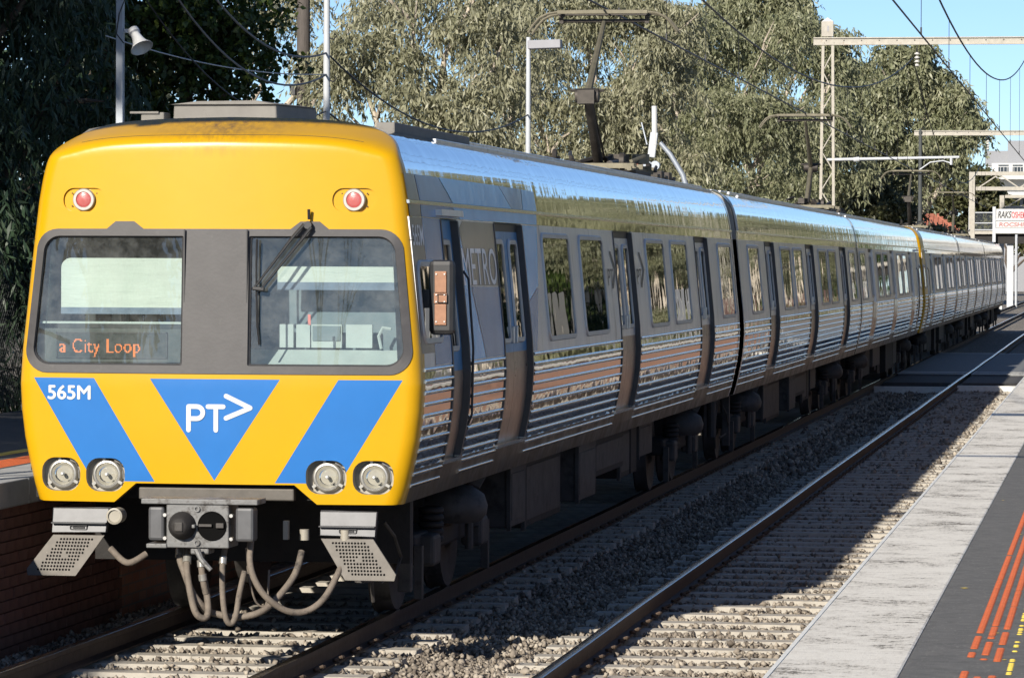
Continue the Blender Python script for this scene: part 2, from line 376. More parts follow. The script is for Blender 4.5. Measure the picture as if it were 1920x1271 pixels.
brick_wall = brick_wall_mat()
# ==================================================================  SETTING
MB().box(-700, 700, -200, 2500, -1.2, -.5).build('ground', ground_m)['kind'] = 'structure'

# ballast bed: one sheet with shoulders
bed = MB()
xs = [-7.97, -5.2, -4.55, -3.9, -1.38]; zs = [-.245, -.235, -.25, -.235, -.245]
ys = [-10] + list(np.arange(10, 130, 2.0)) + [200, 400, 900]
rnd = random.Random(3)
vs = [(x, y, z + rnd.uniform(-.012, .012)) for y in ys for x, z in zip(xs, zs)]
fs = [(j*5+i, j*5+i+1, (j+1)*5+i+1, (j+1)*5+i) for j in range(len(ys)-1) for i in range(4)]
bed.add(vs, fs); bed.box(-20, 12, -10, 900, -.6, -.42)
tag(bed.build('track_bed', ballast_m), kind='structure')

# rails
def rail_profile():
    h = [(.036, -.002), (.030, 0), (-.030, 0), (-.036, -.002), (-.036, -.034), (-.010, -.046), (-.009, -.125), (-.07, -.140), (-.07, -.152)]
    return h + [(-x, z) for x, z in reversed(h[4:])]
RP = rail_profile()
def rail(parent, x, y0, y1, seed):
    rr = random.Random(seed); mb = MB(); n = len(RP)
    yy = [y0] + [y for y in np.arange(math.ceil(y0/6)*6, 240, 6.0) if y0 < y < y1] + [y1]
    offs = [rr.uniform(-.012, .012) for _ in yy]; zo = [rr.uniform(-.006, .002) for _ in yy]
    vs = []; fs = []; mi = []
    for y, o, z in zip(yy, offs, zo): vs += [(x+o+p[0], y, p[1]+z) for p in RP]
    for i in range(len(yy)-1):
        for j in range(n):
            fs.append((i*n+j, i*n+(j+1) % n, (i+1)*n+(j+1) % n, (i+1)*n+j)); mi.append(1 if j in (0, 1, 2) else 0)
    mb.add(vs, fs); mb.m = mi
    return mb.build('rail', [rail_rust, rail_top], parent, smooth=30)

slp = MB()
slp.add([(-1.3, -.125, -.30), (1.3, -.125, -.30), (1.3, .125, -.30), (-1.3, .125, -.30), (-1.29, -.095, -.163), (1.29, -.095, -.163), (1.29, .095, -.163), (-1.29, .095, -.163)],
        [(0,3,2,1),(4,5,6,7),(0,1,5,4),(1,2,6,5),(2,3,7,6),(3,0,4,7)])
SLEEPER = bpy.data.meshes.new('sleeper'); SLEEPER.from_pydata(slp.v, [], slp.f); SLEEPER.materials.append(concrete_sl)
cl = MB()                           # spring clip: a bent round bar
cl.tube([(.05, .03, -.135), (.09, .045, -.120), (.125, .02, -.10), (.12, -.02, -.095), (.075, -.035, -.115), (.055, -.005, -.12), (.10, .0, -.135)], .010, 6)
CLIP = bpy.data.meshes.new('rail_clip'); CLIP.from_pydata(cl.v, [], cl.f); CLIP.materials.append(clip_rust)
SLEEPER_Y = {}
def track(label, x, y0, y1, pitch, clip_sides, clip_end, seed):
    t = thing('railway_track', label, 'railway track', (x, 0, 0), kind='structure')
    rr = random.Random(seed)
    rail(t, -G, -10, 420, seed); rail(t, G, -10, 420, seed+1)
    y = y0; SLEEPER_Y[x] = []
    while y < y1:
        SLEEPER_Y[x].append(y)
        o = bpy.data.objects.new('sleeper', SLEEPER); COL.objects.link(o); o.parent = t
        o.location = (rr.uniform(-.02, .02), y, rr.uniform(-.008, .006)); o.rotation_euler = (0, 0, rr.uniform(-.008, .008))
        if y < clip_end:
            for sx, side in clip_sides:
                c = bpy.data.objects.new('rail_clip', CLIP); COL.objects.link(c); c.parent = t
                c.location = (sx*G, y, 0); c.rotation_euler = (0, 0, 0 if side > 0 else math.pi)
        y += pitch*rr.uniform(.97, 1.03)
    return t
track('rails and sleepers under the yellow train', XC, 20, 95, .64, [(1, 1), (1, -1)], 60, 5)
track('empty near track with polished rail beside the right platform', XN, 20, 120, .685, [(-1, 1), (-1, -1)], 88, 9)

# ballast stones, real geometry near the camera
def stones():
    rg = np.random.default_rng(4)
    zones = [(-5.60, -1.42, 26, 38, 560), (-5.50, -1.42, 38, 52, 300), (-5.4, -1.42, 52, 88, 95), (-7.9, -5.60, 24, 32, 480)]
    P = []; S = []
    for x0, x1, y0, y1, dens in zones:
        n = int((x1-x0)*(y1-y0)*dens); p = np.stack([rg.uniform(x0, x1, n), rg.uniform(y0, y1, n), np.zeros(n)], 1)
        s = rg.uniform(.010, .031, n)*(1 + .5*(y0 > 40) + .3*(y0 > 50))
        P.append(p); S.append(s)
    P = np.concatenate(P); S = np.concatenate(S)
    # keep rails clear; heaps between sleepers, few on sleeper tops
    d = np.min(np.stack([abs(P[:, 0]-(XN-G)), abs(P[:, 0]-(XC+G)), abs(P[:, 0]-(XC-G))]), 0)
    k = d > .085; P = P[k]; S = S[k]
    ph = np.full(len(P), 1.0)
    for xc_, lst in SLEEPER_Y.items():
        a = np.array(lst); near = abs(P[:, 0]-xc_) < 1.31; j = np.abs(P[:, 1][:, None]-a[None]).min(1); ph = np.where(near, np.minimum(ph, j), ph)
    k = (ph > .115) | (rg.random(len(P)) < .05); P = P[k]; S = S[k]; ph = ph[k]
    inn = abs(P[:, 0]-XN) < 1.3; int_ = abs(P[:, 0]-XC) < 1.3
    mid = ~(inn | int_)
    base = np.where(mid, -.235, -.215)
    P[:, 2] = base + rg.uniform(-.01, .04, len(P)); P[ph < .115, 2] = -.15
    P[:, 2] += np.where(mid, .02*np.sin(P[:, 1]*2.1)*np.cos(P[:, 0]*5), 0)
    # unit rock: jittered octahedron
    u = np.array([(1,0,0),(-1,0,0),(0,1,0),(0,-1,0),(0,0,1),(0,0,-1)], float)
    f = np.array([(0,2,4),(2,1,4),(1,3,4),(3,0,4),(2,0,5),(1,2,5),(3,1,5),(0,3,5)])
    n = len(P)
    V = u[None]*(S[:, None, None]) * rg.uniform(.55, 1.35, (n, 6, 1)) + rg.normal(0, .25, (n, 6, 3))*S[:, None, None]
    a = rg.uniform(0, 6.28, n); b = rg.uniform(-1, 1, n)
    ca, sa, cb, sb = np.cos(a), np.sin(a), np.cos(b), np.sin(b)
    x = V[..., 0]*ca[:, None] - V[..., 1]*sa[:, None]; y = V[..., 0]*sa[:, None] + V[..., 1]*ca[:, None]; z = V[..., 2]
    y2 = y*cb[:, None] - z*sb[:, None]; z2 = y*sb[:, None] + z*cb[:, None]
    V = np.stack([x, y2, z2], -1) + P[:, None, :]
    F = (f[None] + (np.arange(n)*6)[:, None, None]).reshape(-1, 3)
    t = np.repeat(rg.uniform(0, 1, n), 6)
    o = link_mesh('ballast', np_mesh('ballast', V.reshape(-1, 3), F, t), stone_m)
    tag(o, 'grey brown crushed stone ballast around the rails', 'ballast', kind='stuff')
stones()

# right platform
pr = thing('platform', 'asphalt platform with worn white edge on the right', 'platform', (0, 0, 0), kind='structure')
EX = -1.335
MB().box(-.83, 7, -30, 92, .6, PZ0).build('platform_surface', asphalt, pr)
MB().box(EX, -.832, -30, 92, .88, PZ0+.003).build('platform_edge', paint_worn, pr, bevel=.012)
MB().box(EX-.006, EX+.012, -30, 92, .98, PZ0+.006).build('edge_trim', white_line, pr)
MB().box(EX+.10, 6.5, -30, 92, -.6, .88).build('platform_wall', brick_wall, pr)
def domes(name, rows, y0, y1, m, parent, seed, gap=None, z=PZ0, pitch=.05, r=.0175):
    rr = random.Random(seed); mb = MB()
    for x in rows:
        y = y0
        while y < y1:
            if not (gap and gap(x, y, rr)):
                n = 8
                vs = [(x+r*math.cos(q*math.pi/4), y+r*math.sin(q*math.pi/4), z+.001) for q in range(n)] + [(x+.65*r*math.cos(q*math.pi/4), y+.65*r*math.sin(q*math.pi/4), z+.006) for q in range(n)]
                mb.add(vs, [(i, (i+1) % n, n+(i+1) % n, n+i) for i in range(n)] + [tuple(range(n, 2*n))])
            y += pitch
    o = mb.build(name, m, parent); o['kind'] = 'stuff'; return o
domes('tactile_domes', [-.585, -.530, -.475], 13.5, 42, tactile_o, pr, 1,
      gap=lambda x, y, r: (y < 15.9 and math.sin(y*5.3+x*9) > .1) or (y < 17.2 and (math.sin(y*9+x*40) > .75)) or r.random() < .02)
domes('worn_tactile_domes', [-.415], 13.5, 30, tactile_y, pr, 2, gap=lambda x, y, r: r.random() < (.6 if math.sin(y*3) > 0 else .85), r=.013)
for x_ in (-.585, -.530, -.475): MB().box(x_-.017, x_+.017, 42.1, 91, PZ0+.001, PZ0+.006).build('tactile_strip', tactile_o, pr)
yf = MB(); rr = random.Random(8)
for i in range(16):
    x, y = rr.uniform(-.8, -.3), rr.uniform(14, 34); a = rr.uniform(.008, .022)
    yf.add([(x-a, y, PZ0+.003), (x, y-a*1.5, PZ0+.003), (x+a, y+a*.4, PZ0+.003), (x, y+a*1.6, PZ0+.003)], [(0, 1, 2, 3)])
lv = yf.build('fallen_leaves', tactile_y); tag(lv, 'scattered small yellow fallen leaves on the asphalt platform', 'leaves', kind='stuff')

# left platform
pl = thing('platform', 'shaded left platform with brick wall behind the train', 'platform', (0, 0, 0), kind='structure')
LX = -7.90
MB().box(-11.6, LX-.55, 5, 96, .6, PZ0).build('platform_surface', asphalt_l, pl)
for i in range(24):
    y = 14 + i*3.4
    MB().box(LX-.548, LX, y+.006, y+3.394, .862, PZ0+.004).build('coping_slab', [coping_l], pl, bevel=.012)
MB().box(-11.5, LX-.14, 5, 96, -.6, .86).build('platform_wall', mortar, pl)
bk = MB(); bk.box(0, .03, 0, .23, 0, .076)
BRICK = bpy.data.meshes.new('brick'); BRICK.from_pydata(bk.v, [], bk.f); BRICK.materials.append(brick_m)
rr = random.Random(2)
for r_ in range(13):
    for k in range(20):
        o = bpy.data.objects.new('brick', BRICK); COL.objects.link(o); o.parent = pl
        o.location = (LX-.142+rr.uniform(-.004, .005), 25.8 + k*.24 + (.12 if r_ % 2 else 0), -.26 + r_*.0862)
MB().box(LX-.14, LX-.118, 30.75, 96, -.6, .86).build('far_brick_face', brick_wall, pl)
domes('tactile_domes', [LX-.62-.055*i for i in range(6)], 20, 34, tactile_o, pl, 3, pitch=.055, r=.02)
MB().box(LX-1.25, LX-1.13, 10, 60, PZ0, PZ0+.005).build('yellow_line', tactile_y, pl)

# level crossing
lc = thing('level_crossing', 'road crossing of grey panels across both tracks beyond the platform', 'level crossing', (0, 0, 0), kind='structure')
for k in range(10):
    y0 = 96 + k*2.3
    for x0, x1 in ((XC+G+.05, XN-G-.05), (XN-G+.08, XN+G-.08), (XN+G+.05, 3.0), (XC-G+.08, XC+G-.08)):
        MB().box(x0, x1, y0+.01, y0+2.29, -.25, -.012).build('crossing_panel', panel_rub, lc)
for y in (95.6, 97.2, 118.2):
    for x0, x1 in ((XC+G+.06, XN-G-.06), (XN-G+.09, 3.0)):
        MB().box(x0, x1, y, y+.22, -.011, -.006).build('white_edge_line', white_line, lc)
MB().box(XC+G+.06, XN-G-.06, 86.5, 86.75, -.3, -.05).build('edge_board', white_line, lc)
MB().box(XN-G+.09, XN+G-.09, 87.5, 87.75, -.3, -.05).build('edge_board', white_line, lc)
MB().box(XC+G+.06, XN-G-.06, 90, 96, -.3, -.06).build('approach_slab', asphalt_l, lc)
MB().box(XN-G+.09, XN+G-.09, 90, 96, -.3, -.06).build('approach_slab', asphalt_l, lc)
# ==================================================================  TRAIN
BZ = [.945,1.056,1.2,1.39,1.584,1.776,2.016,2.4,2.81,3.07,3.216,3.34,3.45,3.533,3.585,3.622,3.65,3.668,3.676]
BW = [1.312,1.345,1.38,1.42,1.445,1.455,1.443,1.405,1.365,1.337,1.314,1.285,1.238,1.165,1.08,.975,.78,.45,0.]
def w_at(z): return float(np.interp(z, BZ, BW))
def prof_pts(z0, z1, dense=.05):
    zs = sorted(set([z0, z1] + [z for z in BZ if z0 < z < z1] + list(np.arange(z0, z1, dense))))
    out = [zs[0]]
    for z in zs[1:]:
        if z - out[-1] > .004: out.append(z)
    out[-1] = z1
    return out
def roof_pts():                           # smooth roof outline from the right drip rail to the middle
    z0 = 3.07; pts = []
    for z in prof_pts(z0, 3.533, .04): pts.append((w_at(z), z))
    for u in np.linspace(1.11, 0, 15): pts.append((float(u), float(np.interp(-u, [-w for w in BW], BZ))))
    # relax corners
    P = np.array(pts)
    for _ in range(3): P[1:-1] = .25*P[:-2] + .5*P[1:-1] + .25*P[2:]
    return [tuple(p) for p in P]

def side_patch(mb, fy, y0, y1, z0, z1, off, thick=0, ny=1, dense=.06):
    """curved sheet on the right body side; fy turns distance along the car into y"""
    zs = prof_pts(z0, z1, dense); ysn = [y0 + (y1-y0)*i/ny for i in range(ny+1)]
    vs = [(w_at(z)+off, fy(y), z) for z in zs for y in ysn]; k = ny+1
    fs = [(i*k+j, i*k+j+1, (i+1)*k+j+1, (i+1)*k+j) for i in range(len(zs)-1) for j in range(ny)]
    mb.add(vs, fs)
    if thick:
        b = [0*k+j for j in range(k)] + [i*k+k-1 for i in range(1, len(zs))] + [(len(zs)-1)*k+j for j in range(k-2, -1, -1)] + [i*k for i in range(len(zs)-2, 0, -1)]
        ring = [vs[i] for i in b]; n = len(ring)
        mb.add(ring + [(p[0]-thick, p[1], p[2]) for p in ring], [(i, (i+1) % n, n+(i+1) % n, n+i) for i in range(n)])
def rrect(y0, y1, z0, z1, r, n=5):
    pts = []
    for cx, cy, a in ((y1-r, z0+r, -90), (y1-r, z1-r, 0), (y0+r, z1-r, 90), (y0+r, z0+r, 180)):
        for i in range(n+1):
            q = R(a + 90*i/n); pts.append((cx + r*math.cos(q), cy + r*math.sin(q)))
    return pts
def densify(poly, step):
    out = []
    for a, b in zip(poly, poly[1:]+poly[:1]):
        k = max(1, int(math.hypot(b[0]-a[0], b[1]-a[1])/step))
        out += [(a[0]+(b[0]-a[0])*i/k, a[1]+(b[1]-a[1])*i/k) for i in range(k)]
    return out
def ring_on_side(mb, fy, outer, inner, off, depth):
    """raised frame between two outlines with the same number of points"""
    n = len(outer); P = lambda p, d: (w_at(p[1])+d, fy(p[0]), p[1])
    vs = [P(p, 0) for p in outer] + [P(p, off) for p in outer] + [P(p, off) for p in inner] + [P(p, depth) for p in inner]
    fs = []
    for a in range(3): fs += [(a*n+i, a*n+(i+1) % n, (a+1)*n+(i+1) % n, (a+1)*n+i) for i in range(n)]
    mb.add(vs, fs)
def poly_on_side(mb, fy, poly, off, step=.12):
    """flat print following the body side"""
    pts = densify(poly, step); ys_ = [p[0] for p in poly]; zs_ = [p[1] for p in poly]
    extra = [(y, z) for y in np.arange(min(ys_)+.03, max(ys_), .3) for z in np.arange(min(zs_)+.03, max(zs_), .07) if in_poly((y, z), poly)]
    V, F = cdt(pts, extra, [])
    keep = [f for f in F if in_poly(tuple(np.mean([V[i] for i in f], 0)), poly)]
    mb.add([(w_at(v[1])+off, fy(v[0]), v[1]) for v in V], keep)
def in_poly(p, poly):
    x, y = p; c = False; n = len(poly); j = n-1
    for i in range(n):
        xi, yi = poly[i]; xj, yj = poly[j]
        if (yi > y) != (yj > y) and x < (xj-xi)*(y-yi)/(yj-yi)+xi: c = not c
        j = i
    return c
def cdt(outline, extra, loops):
    vs = list(outline); es = [(i, (i+1) % len(outline)) for i in range(len(outline))]
    for lp in loops:
        b = len(vs); vs += lp; es += [(b+i, b+(i+1) % len(lp)) for i in range(len(lp))]
    vs += extra
    r = delaunay_2d_cdt([Vector(v) for v in vs], es, [], 0, 1e-5)
    return [tuple(v) for v in r[0]], [tuple(f) for f in r[2]]

# ---- cab front: a height field y = front_y(u, z) over the outline of the car
RPTS = roof_pts()
right_outline = [(w_at(z), z) for z in prof_pts(.945, 3.07, .05)][:-1] + RPTS
CAB_EDGE = right_outline + [(-u, z) for u, z in reversed(right_outline[:-1])]
EDGE = np.array(CAB_EDGE)
def edge_dist(u, z):
    a, b = EDGE[:-1], EDGE[1:]; d = b-a; t = np.clip(((u-a[:, 0])*d[:, 0]+(z-a[:, 1])*d[:, 1])/(d**2).sum(1), 0, 1)
    return float(np.sqrt(((a+d*t[:, None]-[u, z])**2).sum(1).min()))
def front_y(u, z):
    d = edge_dist(u, z)
    q = min(1, max(0, (z-3.37)/.24)); q = q*q*(3-2*q)
    rc = .10
    es = rc - math.sqrt(max(0, rc*rc - (rc-d)**2)) if d < rc else 0
    sx = (.165-d)/.018
    et = 2.8*.018*(math.log1p(math.exp(min(sx, 30))))
    # soft brow just under the crease
    return es*(1-q) + et*q + .045*u*u + .055*max(0, z-1.8) + .03*max(0, 1.5-z)**2
def wrap_back(u, z, b=.20): return max(b, front_y(u, z)+.08)
def sheet(name, outline, holes, mats, parent, off=0, paints=(), back=None, step=.07, skirt_out=0, skirt_in=0, smooth=40, fy=None):
    fy = fy or front_y
    ol = densify(outline, .05); hs = [densify(h, .03) for h in holes]; ps = [densify(p, .05) for p, _ in paints]
    us = [p[0] for p in outline]; zs = [p[1] for p in outline]
    extra = []
    for i, u in enumerate(np.arange(min(us)+.02, max(us), step)):
        for z in np.arange(min(zs)+.02 + (step/2 if i % 2 else 0), max(zs), step):
            if in_poly((u, z), outline) and not (back and edge_dist(u, z) < .27): extra.append((float(u), float(z)))
    if back:                                     # rings hugging the rounded edge
        E2 = np.array(densify(CAB_EDGE, .035)[:-1]); T = np.gradient(E2, axis=0); T /= np.linalg.norm(T, axis=1)[:, None]
        Nn = np.stack([-T[:, 1], T[:, 0]], 1)
        for d in (.004, .012, .024, .04, .06, .085, .105, .122, .136, .148, .158, .168, .178, .19, .205, .225, .25):
            for p in E2 + Nn*d:
                if in_poly(tuple(p), outline) and abs(edge_dist(*p)-d) < d*.25: extra.append((float(p[0]), float(p[1])))
    V, F = cdt(ol, extra, hs+ps)
    mb = MB(); keep = []; mi = []
    for f in F:
        c = (sum(V[i][0] for i in f)/3, sum(V[i][1] for i in f)/3)
        if not in_poly(c, outline) or any(in_poly(c, h) for h in holes): continue
        k = 0
        for p, m in paints:
            if in_poly(c, p): k = m
        keep.append(f); mi.append(k)
    mb.add([(v[0], fy(v[0], v[1])+off, v[1]) for v in V], keep); mb.m = mi
    def skirt(lp, dep, closed=True):
        n = len(lp)
        vs = [(p[0], fy(*p)+off, p[1]) for p in lp] + [(p[0], fy(*p)+off+dep, p[1]) for p in lp]
        mb.add(vs, [(i, (i+1) % n, n+(i+1) % n, n+i) for i in range(n if closed else n-1)])
    if skirt_out: skirt(ol, skirt_out)
    if skirt_in:
        for h in hs: skirt(h, skirt_in)
    if back:                                     # the side wrap behind the rounded edge
        n = len(CAB_EDGE)
        vs = [(p[0], front_y(*p), p[1]) for p in CAB_EDGE] + [(p[0]*(1.0005 if back < .3 else 1.006), wrap_back(p[0], p[1], back)+.005, p[1]+(0 if back < .3 else .008)) for p in CAB_EDGE]
        mb.add(vs, [(i, i+1, n+i+1, n+i) for i in range(n-1)])
        lo = [p for p in ol if p[1] < 1.10 and edge_dist(*p) > 1e-3 or p in ((-w_at(.945), .945), (w_at(.945), .945))]
        bot = [(-1.312, .945), (-.73, .945), (-.57, 1.08), (.57, 1.08), (.73, .945), (1.312, .945)]
        vs = [(p[0], fy(*p), p[1]) for p in bot] + [(p[0], fy(*p)+.10, p[1]+.004) for p in bot]
        mb.add(vs, [(i, i+1, 6+i+1, 6+i) for i in range(5)])
    return mb.build(name, mats, parent, smooth=smooth)

CAB_OUT = [(-.73, .945), (-.57, 1.08), (.57, 1.08), (.73, .945)] + CAB_EDGE
def trapez_r(u0b, u0t, u1b, u1t, z0, z1, rl, rr_):
    """window outline; corner radius on the left and right side"""
    pts = []
    for (cu, cz, a, r) in ((u1b-rr_, z0+rr_, -90, rr_), (u1t-rr_, z1-rr_, 0, rr_), (u0t+rl, z1-rl, 90, rl), (u0b+rl, z0+rl, 180, rl)):
        n = 7 if r > .03 else 2
        for i in range(n+1):
            q = R(a + 90*i/n); pts.append((cu + r*math.cos(q), cz + r*math.sin(q)))
    return pts
WIN_R = trapez_r(.235, .235, 1.335, 1.27, 1.912, 2.822, .012, .12)
WIN_L = [(-u, z) for u, z in reversed(WIN_R)]
SUR = [(-u, z) for u, z in reversed([(0, 1.855)] + trapez_r(.0, .0, 1.395, 1.325, 1.855, 2.872, .001, .16)[3:-4] + [(0, 2.872)])]
SUR = [(0, 1.855)] + [p for p in trapez_r(-.5, -.5, 1.395, 1.325, 1.855, 2.872, .001, .16)[:16]]
SUR = [p for p in SUR if p[0] >= 0]
bump_r = [(.80, 2.872), (.735, 2.925), (.60, 2.925), (.53, 2.872)]
SUR = SUR + bump_r + [(0, 2.872)]
SUR = SUR[:-1] + [(-u, z) for u, z in reversed(SUR[1:-1])]
def grow(poly, d):
    c = np.mean(poly, 0); return [(c[0] + (p[0]-c[0])*(1+d/abs(1.1)), c[1] + (p[1]-c[1])*(1+d/.5)) for p in poly]
HL = [(-1.125, 1.136), (-.795, 1.136), (.795, 1.136), (1.125, 1.136)]
HLH = [rrect(u-.143, u+.143, z-.118, z+.118, .095, 5) for u, z in HL]
TL = [(-.975, 3.077), (.975, 3.077)]
TLH = [rrect(u-.155, u+.155, z-.083, z+.083, .078, 6) for u, z in TL]
STR = [[(-1.33, 1.818), (-.88, 1.818), (-.432, 1.092), (-.888, 1.092)], [(.88, 1.818), (1.33, 1.818), (.888, 1.092), (.432, 1.092)], [(-.468, 1.818), (.468, 1.818), (0, 1.105)]]

def flat_on_front(mb, vs2, fs, off):
    mb.add([(u, front_y(u, z)-off, z) for u, z in vs2], fs)
def stroke(mb, path, w, off):
    for k, (a, b) in enumerate(zip(path[:-1], path[1:])):
        ang = math.atan2(b[1]-a[1], b[0]-a[0]); pts = []
        for c, s in ((a, 90), (b, -90)):
            for i in range(7):
                q = ang + R(s + 180*i/6); pts.append((c[0]+w*math.cos(q), c[1]+w*math.sin(q)))
        flat_on_front(mb, pts, [tuple(range(len(pts)))], off + k*.0003)

def build_cab_front(car):
    shell = sheet('cab_front', CAB_OUT, [grow(WIN_R, .02), grow(WIN_L, .02)] + HLH + TLH, [yellow, blue], car, paints=[(p, 1) for p in STR], back=.20)
    sheet('windscreen_surround', SUR, [WIN_R, WIN_L], [surround_grey], car, off=-.010, skirt_out=.03, skirt_in=.05, step=.1)
    for u in (-.225, .225): MB().box(u-.004, u+.004, front_y(u, 2.4)-.0125, front_y(u, 2.4), 1.86, 2.868).build('panel_joint', dark_frame, car)
    for wnd, nm in ((WIN_L, 'left'), (WIN_R, 'right')):
        g = sheet('windscreen', wnd, [], [glass_front], car, off=.022, step=.15)
        n = len(wnd); mb = MB(); c = np.mean(wnd, 0)
        ins = [(p[0]+(c[0]-p[0])*.022, p[1]+(c[1]-p[1])*.028) for p in wnd]
        vs = [(p[0], front_y(*p)+.004, p[1]) for p in wnd] + [(p[0], front_y(*p)+.014, p[1]) for p in ins]
        mb.add(vs, [(i, (i+1) % n, n+(i+1) % n, n+i) for i in range(n)]); mb.build('seal', dark_frame, g)
    # headlamps
    for u, z in HL:
        y = front_y(u, z); h = rrect(u-.143, u+.143, z-.118, z+.118, .095, 5); n = len(h)
        mb = MB()
        vs = [(p[0], front_y(*p), p[1]) for p in h] + [(p[0], y+.085, p[1]) for p in h]
        mb.add(vs, [(i, (i+1) % n, n+(i+1) % n, n+i) for i in range(n)] + [tuple(range(n, 2*n))])
        pk = mb.build('headlight', cream, car, smooth=40)
        mb = MB()
        mb.lathe((u, y+.09, z), (0, -1, 0), [(.110, 0), (.110, .028), (.104, .040), (.096, .050), (.086, .052), (.080, .046), (.079, .03)], 28)
        for a in (100, 215, 330):
            mb.obox((u+.112*math.cos(R(a)), y+.05, z+.112*math.sin(R(a))), (.03, .03, .02), (0, -R(a), 0))
        mb.build('lamp_ring', ring_metal, pk, smooth=35)
        mb = MB(); mb.lathe((u, y+.045, z), (0, 1, 0), [(.079, 0), (.070, .022), (.055, .042), (.032, .058), (.016, .063), (.0, .064)], 24)
        mb.build('reflector', chrome, pk, smooth=60)
        mb = MB(); mb.lathe((u, y+.06, z), (0, -1, 0), [(.013, 0), (.013, .03), (.008, .04), (0, .042)], 10); mb.build('bulb', white_paint, pk, smooth=40)
        mb = MB(); mb.lathe((u, y+.046, z), (0, -1, 0), [(.079, 0), (.06, .012), (.03, .018), (0, .020)], 24)
        mb.build('lens', glass_lens, pk, smooth=60)
        MB().tube([(u+.06, y+.02, z+.10), (u+.10, y+.02, z+.08), (u+.12, y+.03, z+.03), (u+.125, y+.03, z-.03)], .006, 6).build('clip', bolt_m, pk)
    # marker lamps up high
    for u, z in TL:
        y = front_y(u, z); h = rrect(u-.155, u+.155, z-.083, z+.083, .078, 6); n = len(h)
        mb = MB()
        vs = [(p[0], front_y(*p), p[1]) for p in h] + [(p[0], front_y(*p)+.018, p[1]) for p in h]
        mb.add(vs, [(i, (i+1) % n, n+(i+1) % n, n+i) for i in range(n)] + [tuple(range(n, 2*n))])
        pk = mb.build('marker_light', yellow, car, smooth=40)
        mb = MB(); mb.lathe((u, y+.02, z), (0, -1, 0), [(.080, 0), (.080, .030), (.074, .038), (.056, .038), (.055, .030)], 28); mb.build('lamp_ring', ring_metal, pk, smooth=35)
        mb = MB(); mb.lathe((u, y-.010, z), (0, -1, 0), [(.055, 0), (.03, .006), (0, .008)], 20); mb.build('lens', pale_red, pk, smooth=50)
        mb = MB()
        for ring, cnt in ((.008, 5), (.019, 12), (.030, 19), (.041, 26), (.050, 31)):
            for k in range(cnt):
                a = 2*math.pi*k/cnt; mb.lathe((u+ring*math.cos(a), y-.0125-.006*(1-ring/.055), z+ring*math.sin(a)), (0, -1, 0), [(.0042, 0), (.003, .003), (0, .004)], 5)
        o = mb.build('red_leds', red_led, pk); o['kind'] = 'stuff'
        mb = MB()
        for du, dz in ((-.10, .05), (.10, .05), (-.10, -.05), (.10, -.05), (-.05, .066), (.05, .066)): mb.lathe((u+du*.9, y+.014, z+dz*.9), (0, -1, 0), [(.006, 0), (.004, .004), (0, .005)], 6)
        mb.build('screw', dark_frame, pk)
    # numbers and emblem
    vs, fs = text_mesh('565M', .138, 0); x0 = min(v[0] for v in vs); x1 = max(v[0] for v in vs)
    k = .315/(x1-x0); mb = MB()
    for q_, (du, dz) in enumerate(((-.004, 0), (.004, 0), (0, .003), (0, -.003), (0, 0))): flat_on_front(mb, [(-1.222+(v[0]-x0)*k+du, 1.668+v[1]*1.0+dz) for v in vs], fs, .004+.0003*q_)
    mb.build('car_number', white_paint, car)
    mb = MB(); w = .0165
    stroke(mb, [(-.185, 1.46), (-.185, 1.625)], w, .004)
    arc = [(-.185+.06+.044*math.sin(R(a)), 1.5825+.0425*math.cos(R(a))) for a in range(0, 181, 20)]
    stroke(mb, [(-.185, 1.625)] + arc + [(-.185, 1.54)], w, .0046)
    stroke(mb, [(-.045, 1.625), (.065, 1.625)], w, .004); stroke(mb, [(.012, 1.622), (.012, 1.46)], w, .0052)
    stroke(mb, [(.085, 1.700), (.258, 1.618)], w, .004); stroke(mb, [(.258, 1.618), (.085, 1.545)], w, .0052)
    mb.build('emblem', white_paint, car)
    # seams of the moulding
    for zs_, ua, ub in ((3.535, -1.02, 1.02),):
        MB().tube([(u, front_y(u, zs_-.05*(abs(u)/1.02)**4)-.0005, zs_-.05*(abs(u)/1.02)**4) for u in np.linspace(ua, ub, 40)], .0022, 5).build('shell_seam', dark_frame, car)
    for u in (1.40, -1.40):
        MB().tube([(u*k, front_y(u*k, 2.80)-.0005, 2.80) for k in (.965, .98, .99)], .002, 5).build('shell_seam', dark_frame, car)
    # wiper
    y = front_y(.66, 2.9)-.03
    wp = MB().tube([(.66, y+.03, 2.90), (.66, y-.03, 2.90)], .028, 12).build('wiper', dark_frame, car)
    e = (.305, front_y(.30, 2.45)-.03, 2.452)
    MB().tube([(.635, y-.02, 2.905), (.56, y-.03, 2.82), (e[0]-.015, e[1]-.02, e[2]+.012)], [.014, .012, .008], 7).build('wiper_arm', black_plastic, wp)
    MB().tube([(.685, y-.02, 2.885), (.62, y-.03, 2.80), (e[0]+.035, e[1]-.02, e[2]+.004)], [.014, .012, .008], 7).build('wiper_arm', black_plastic, wp)
    MB().obox((e[0]+.01, e[1]-.012, e[2]), (.09, .03, .028), (0, .1, 0)).build('wiper_joint', black_plastic, wp, bevel=.008)
    MB().tube([(e[0]-.005, e[1]+.008, 2.80), (e[0]-.008, e[1]+.004, 2.62), (e[0]-.006, e[1], 2.452), (e[0]-.002, e[1]+.006, 2.2), (e[0]+.012, e[1]+.012, 2.06)], .008, 6).build('wiper_blade', black_plastic, wp)
    MB().tube([(.665, y, 2.94), (.665, y-.01, 3.01)], .011, 8).build('wiper_pin', black_plastic, wp)

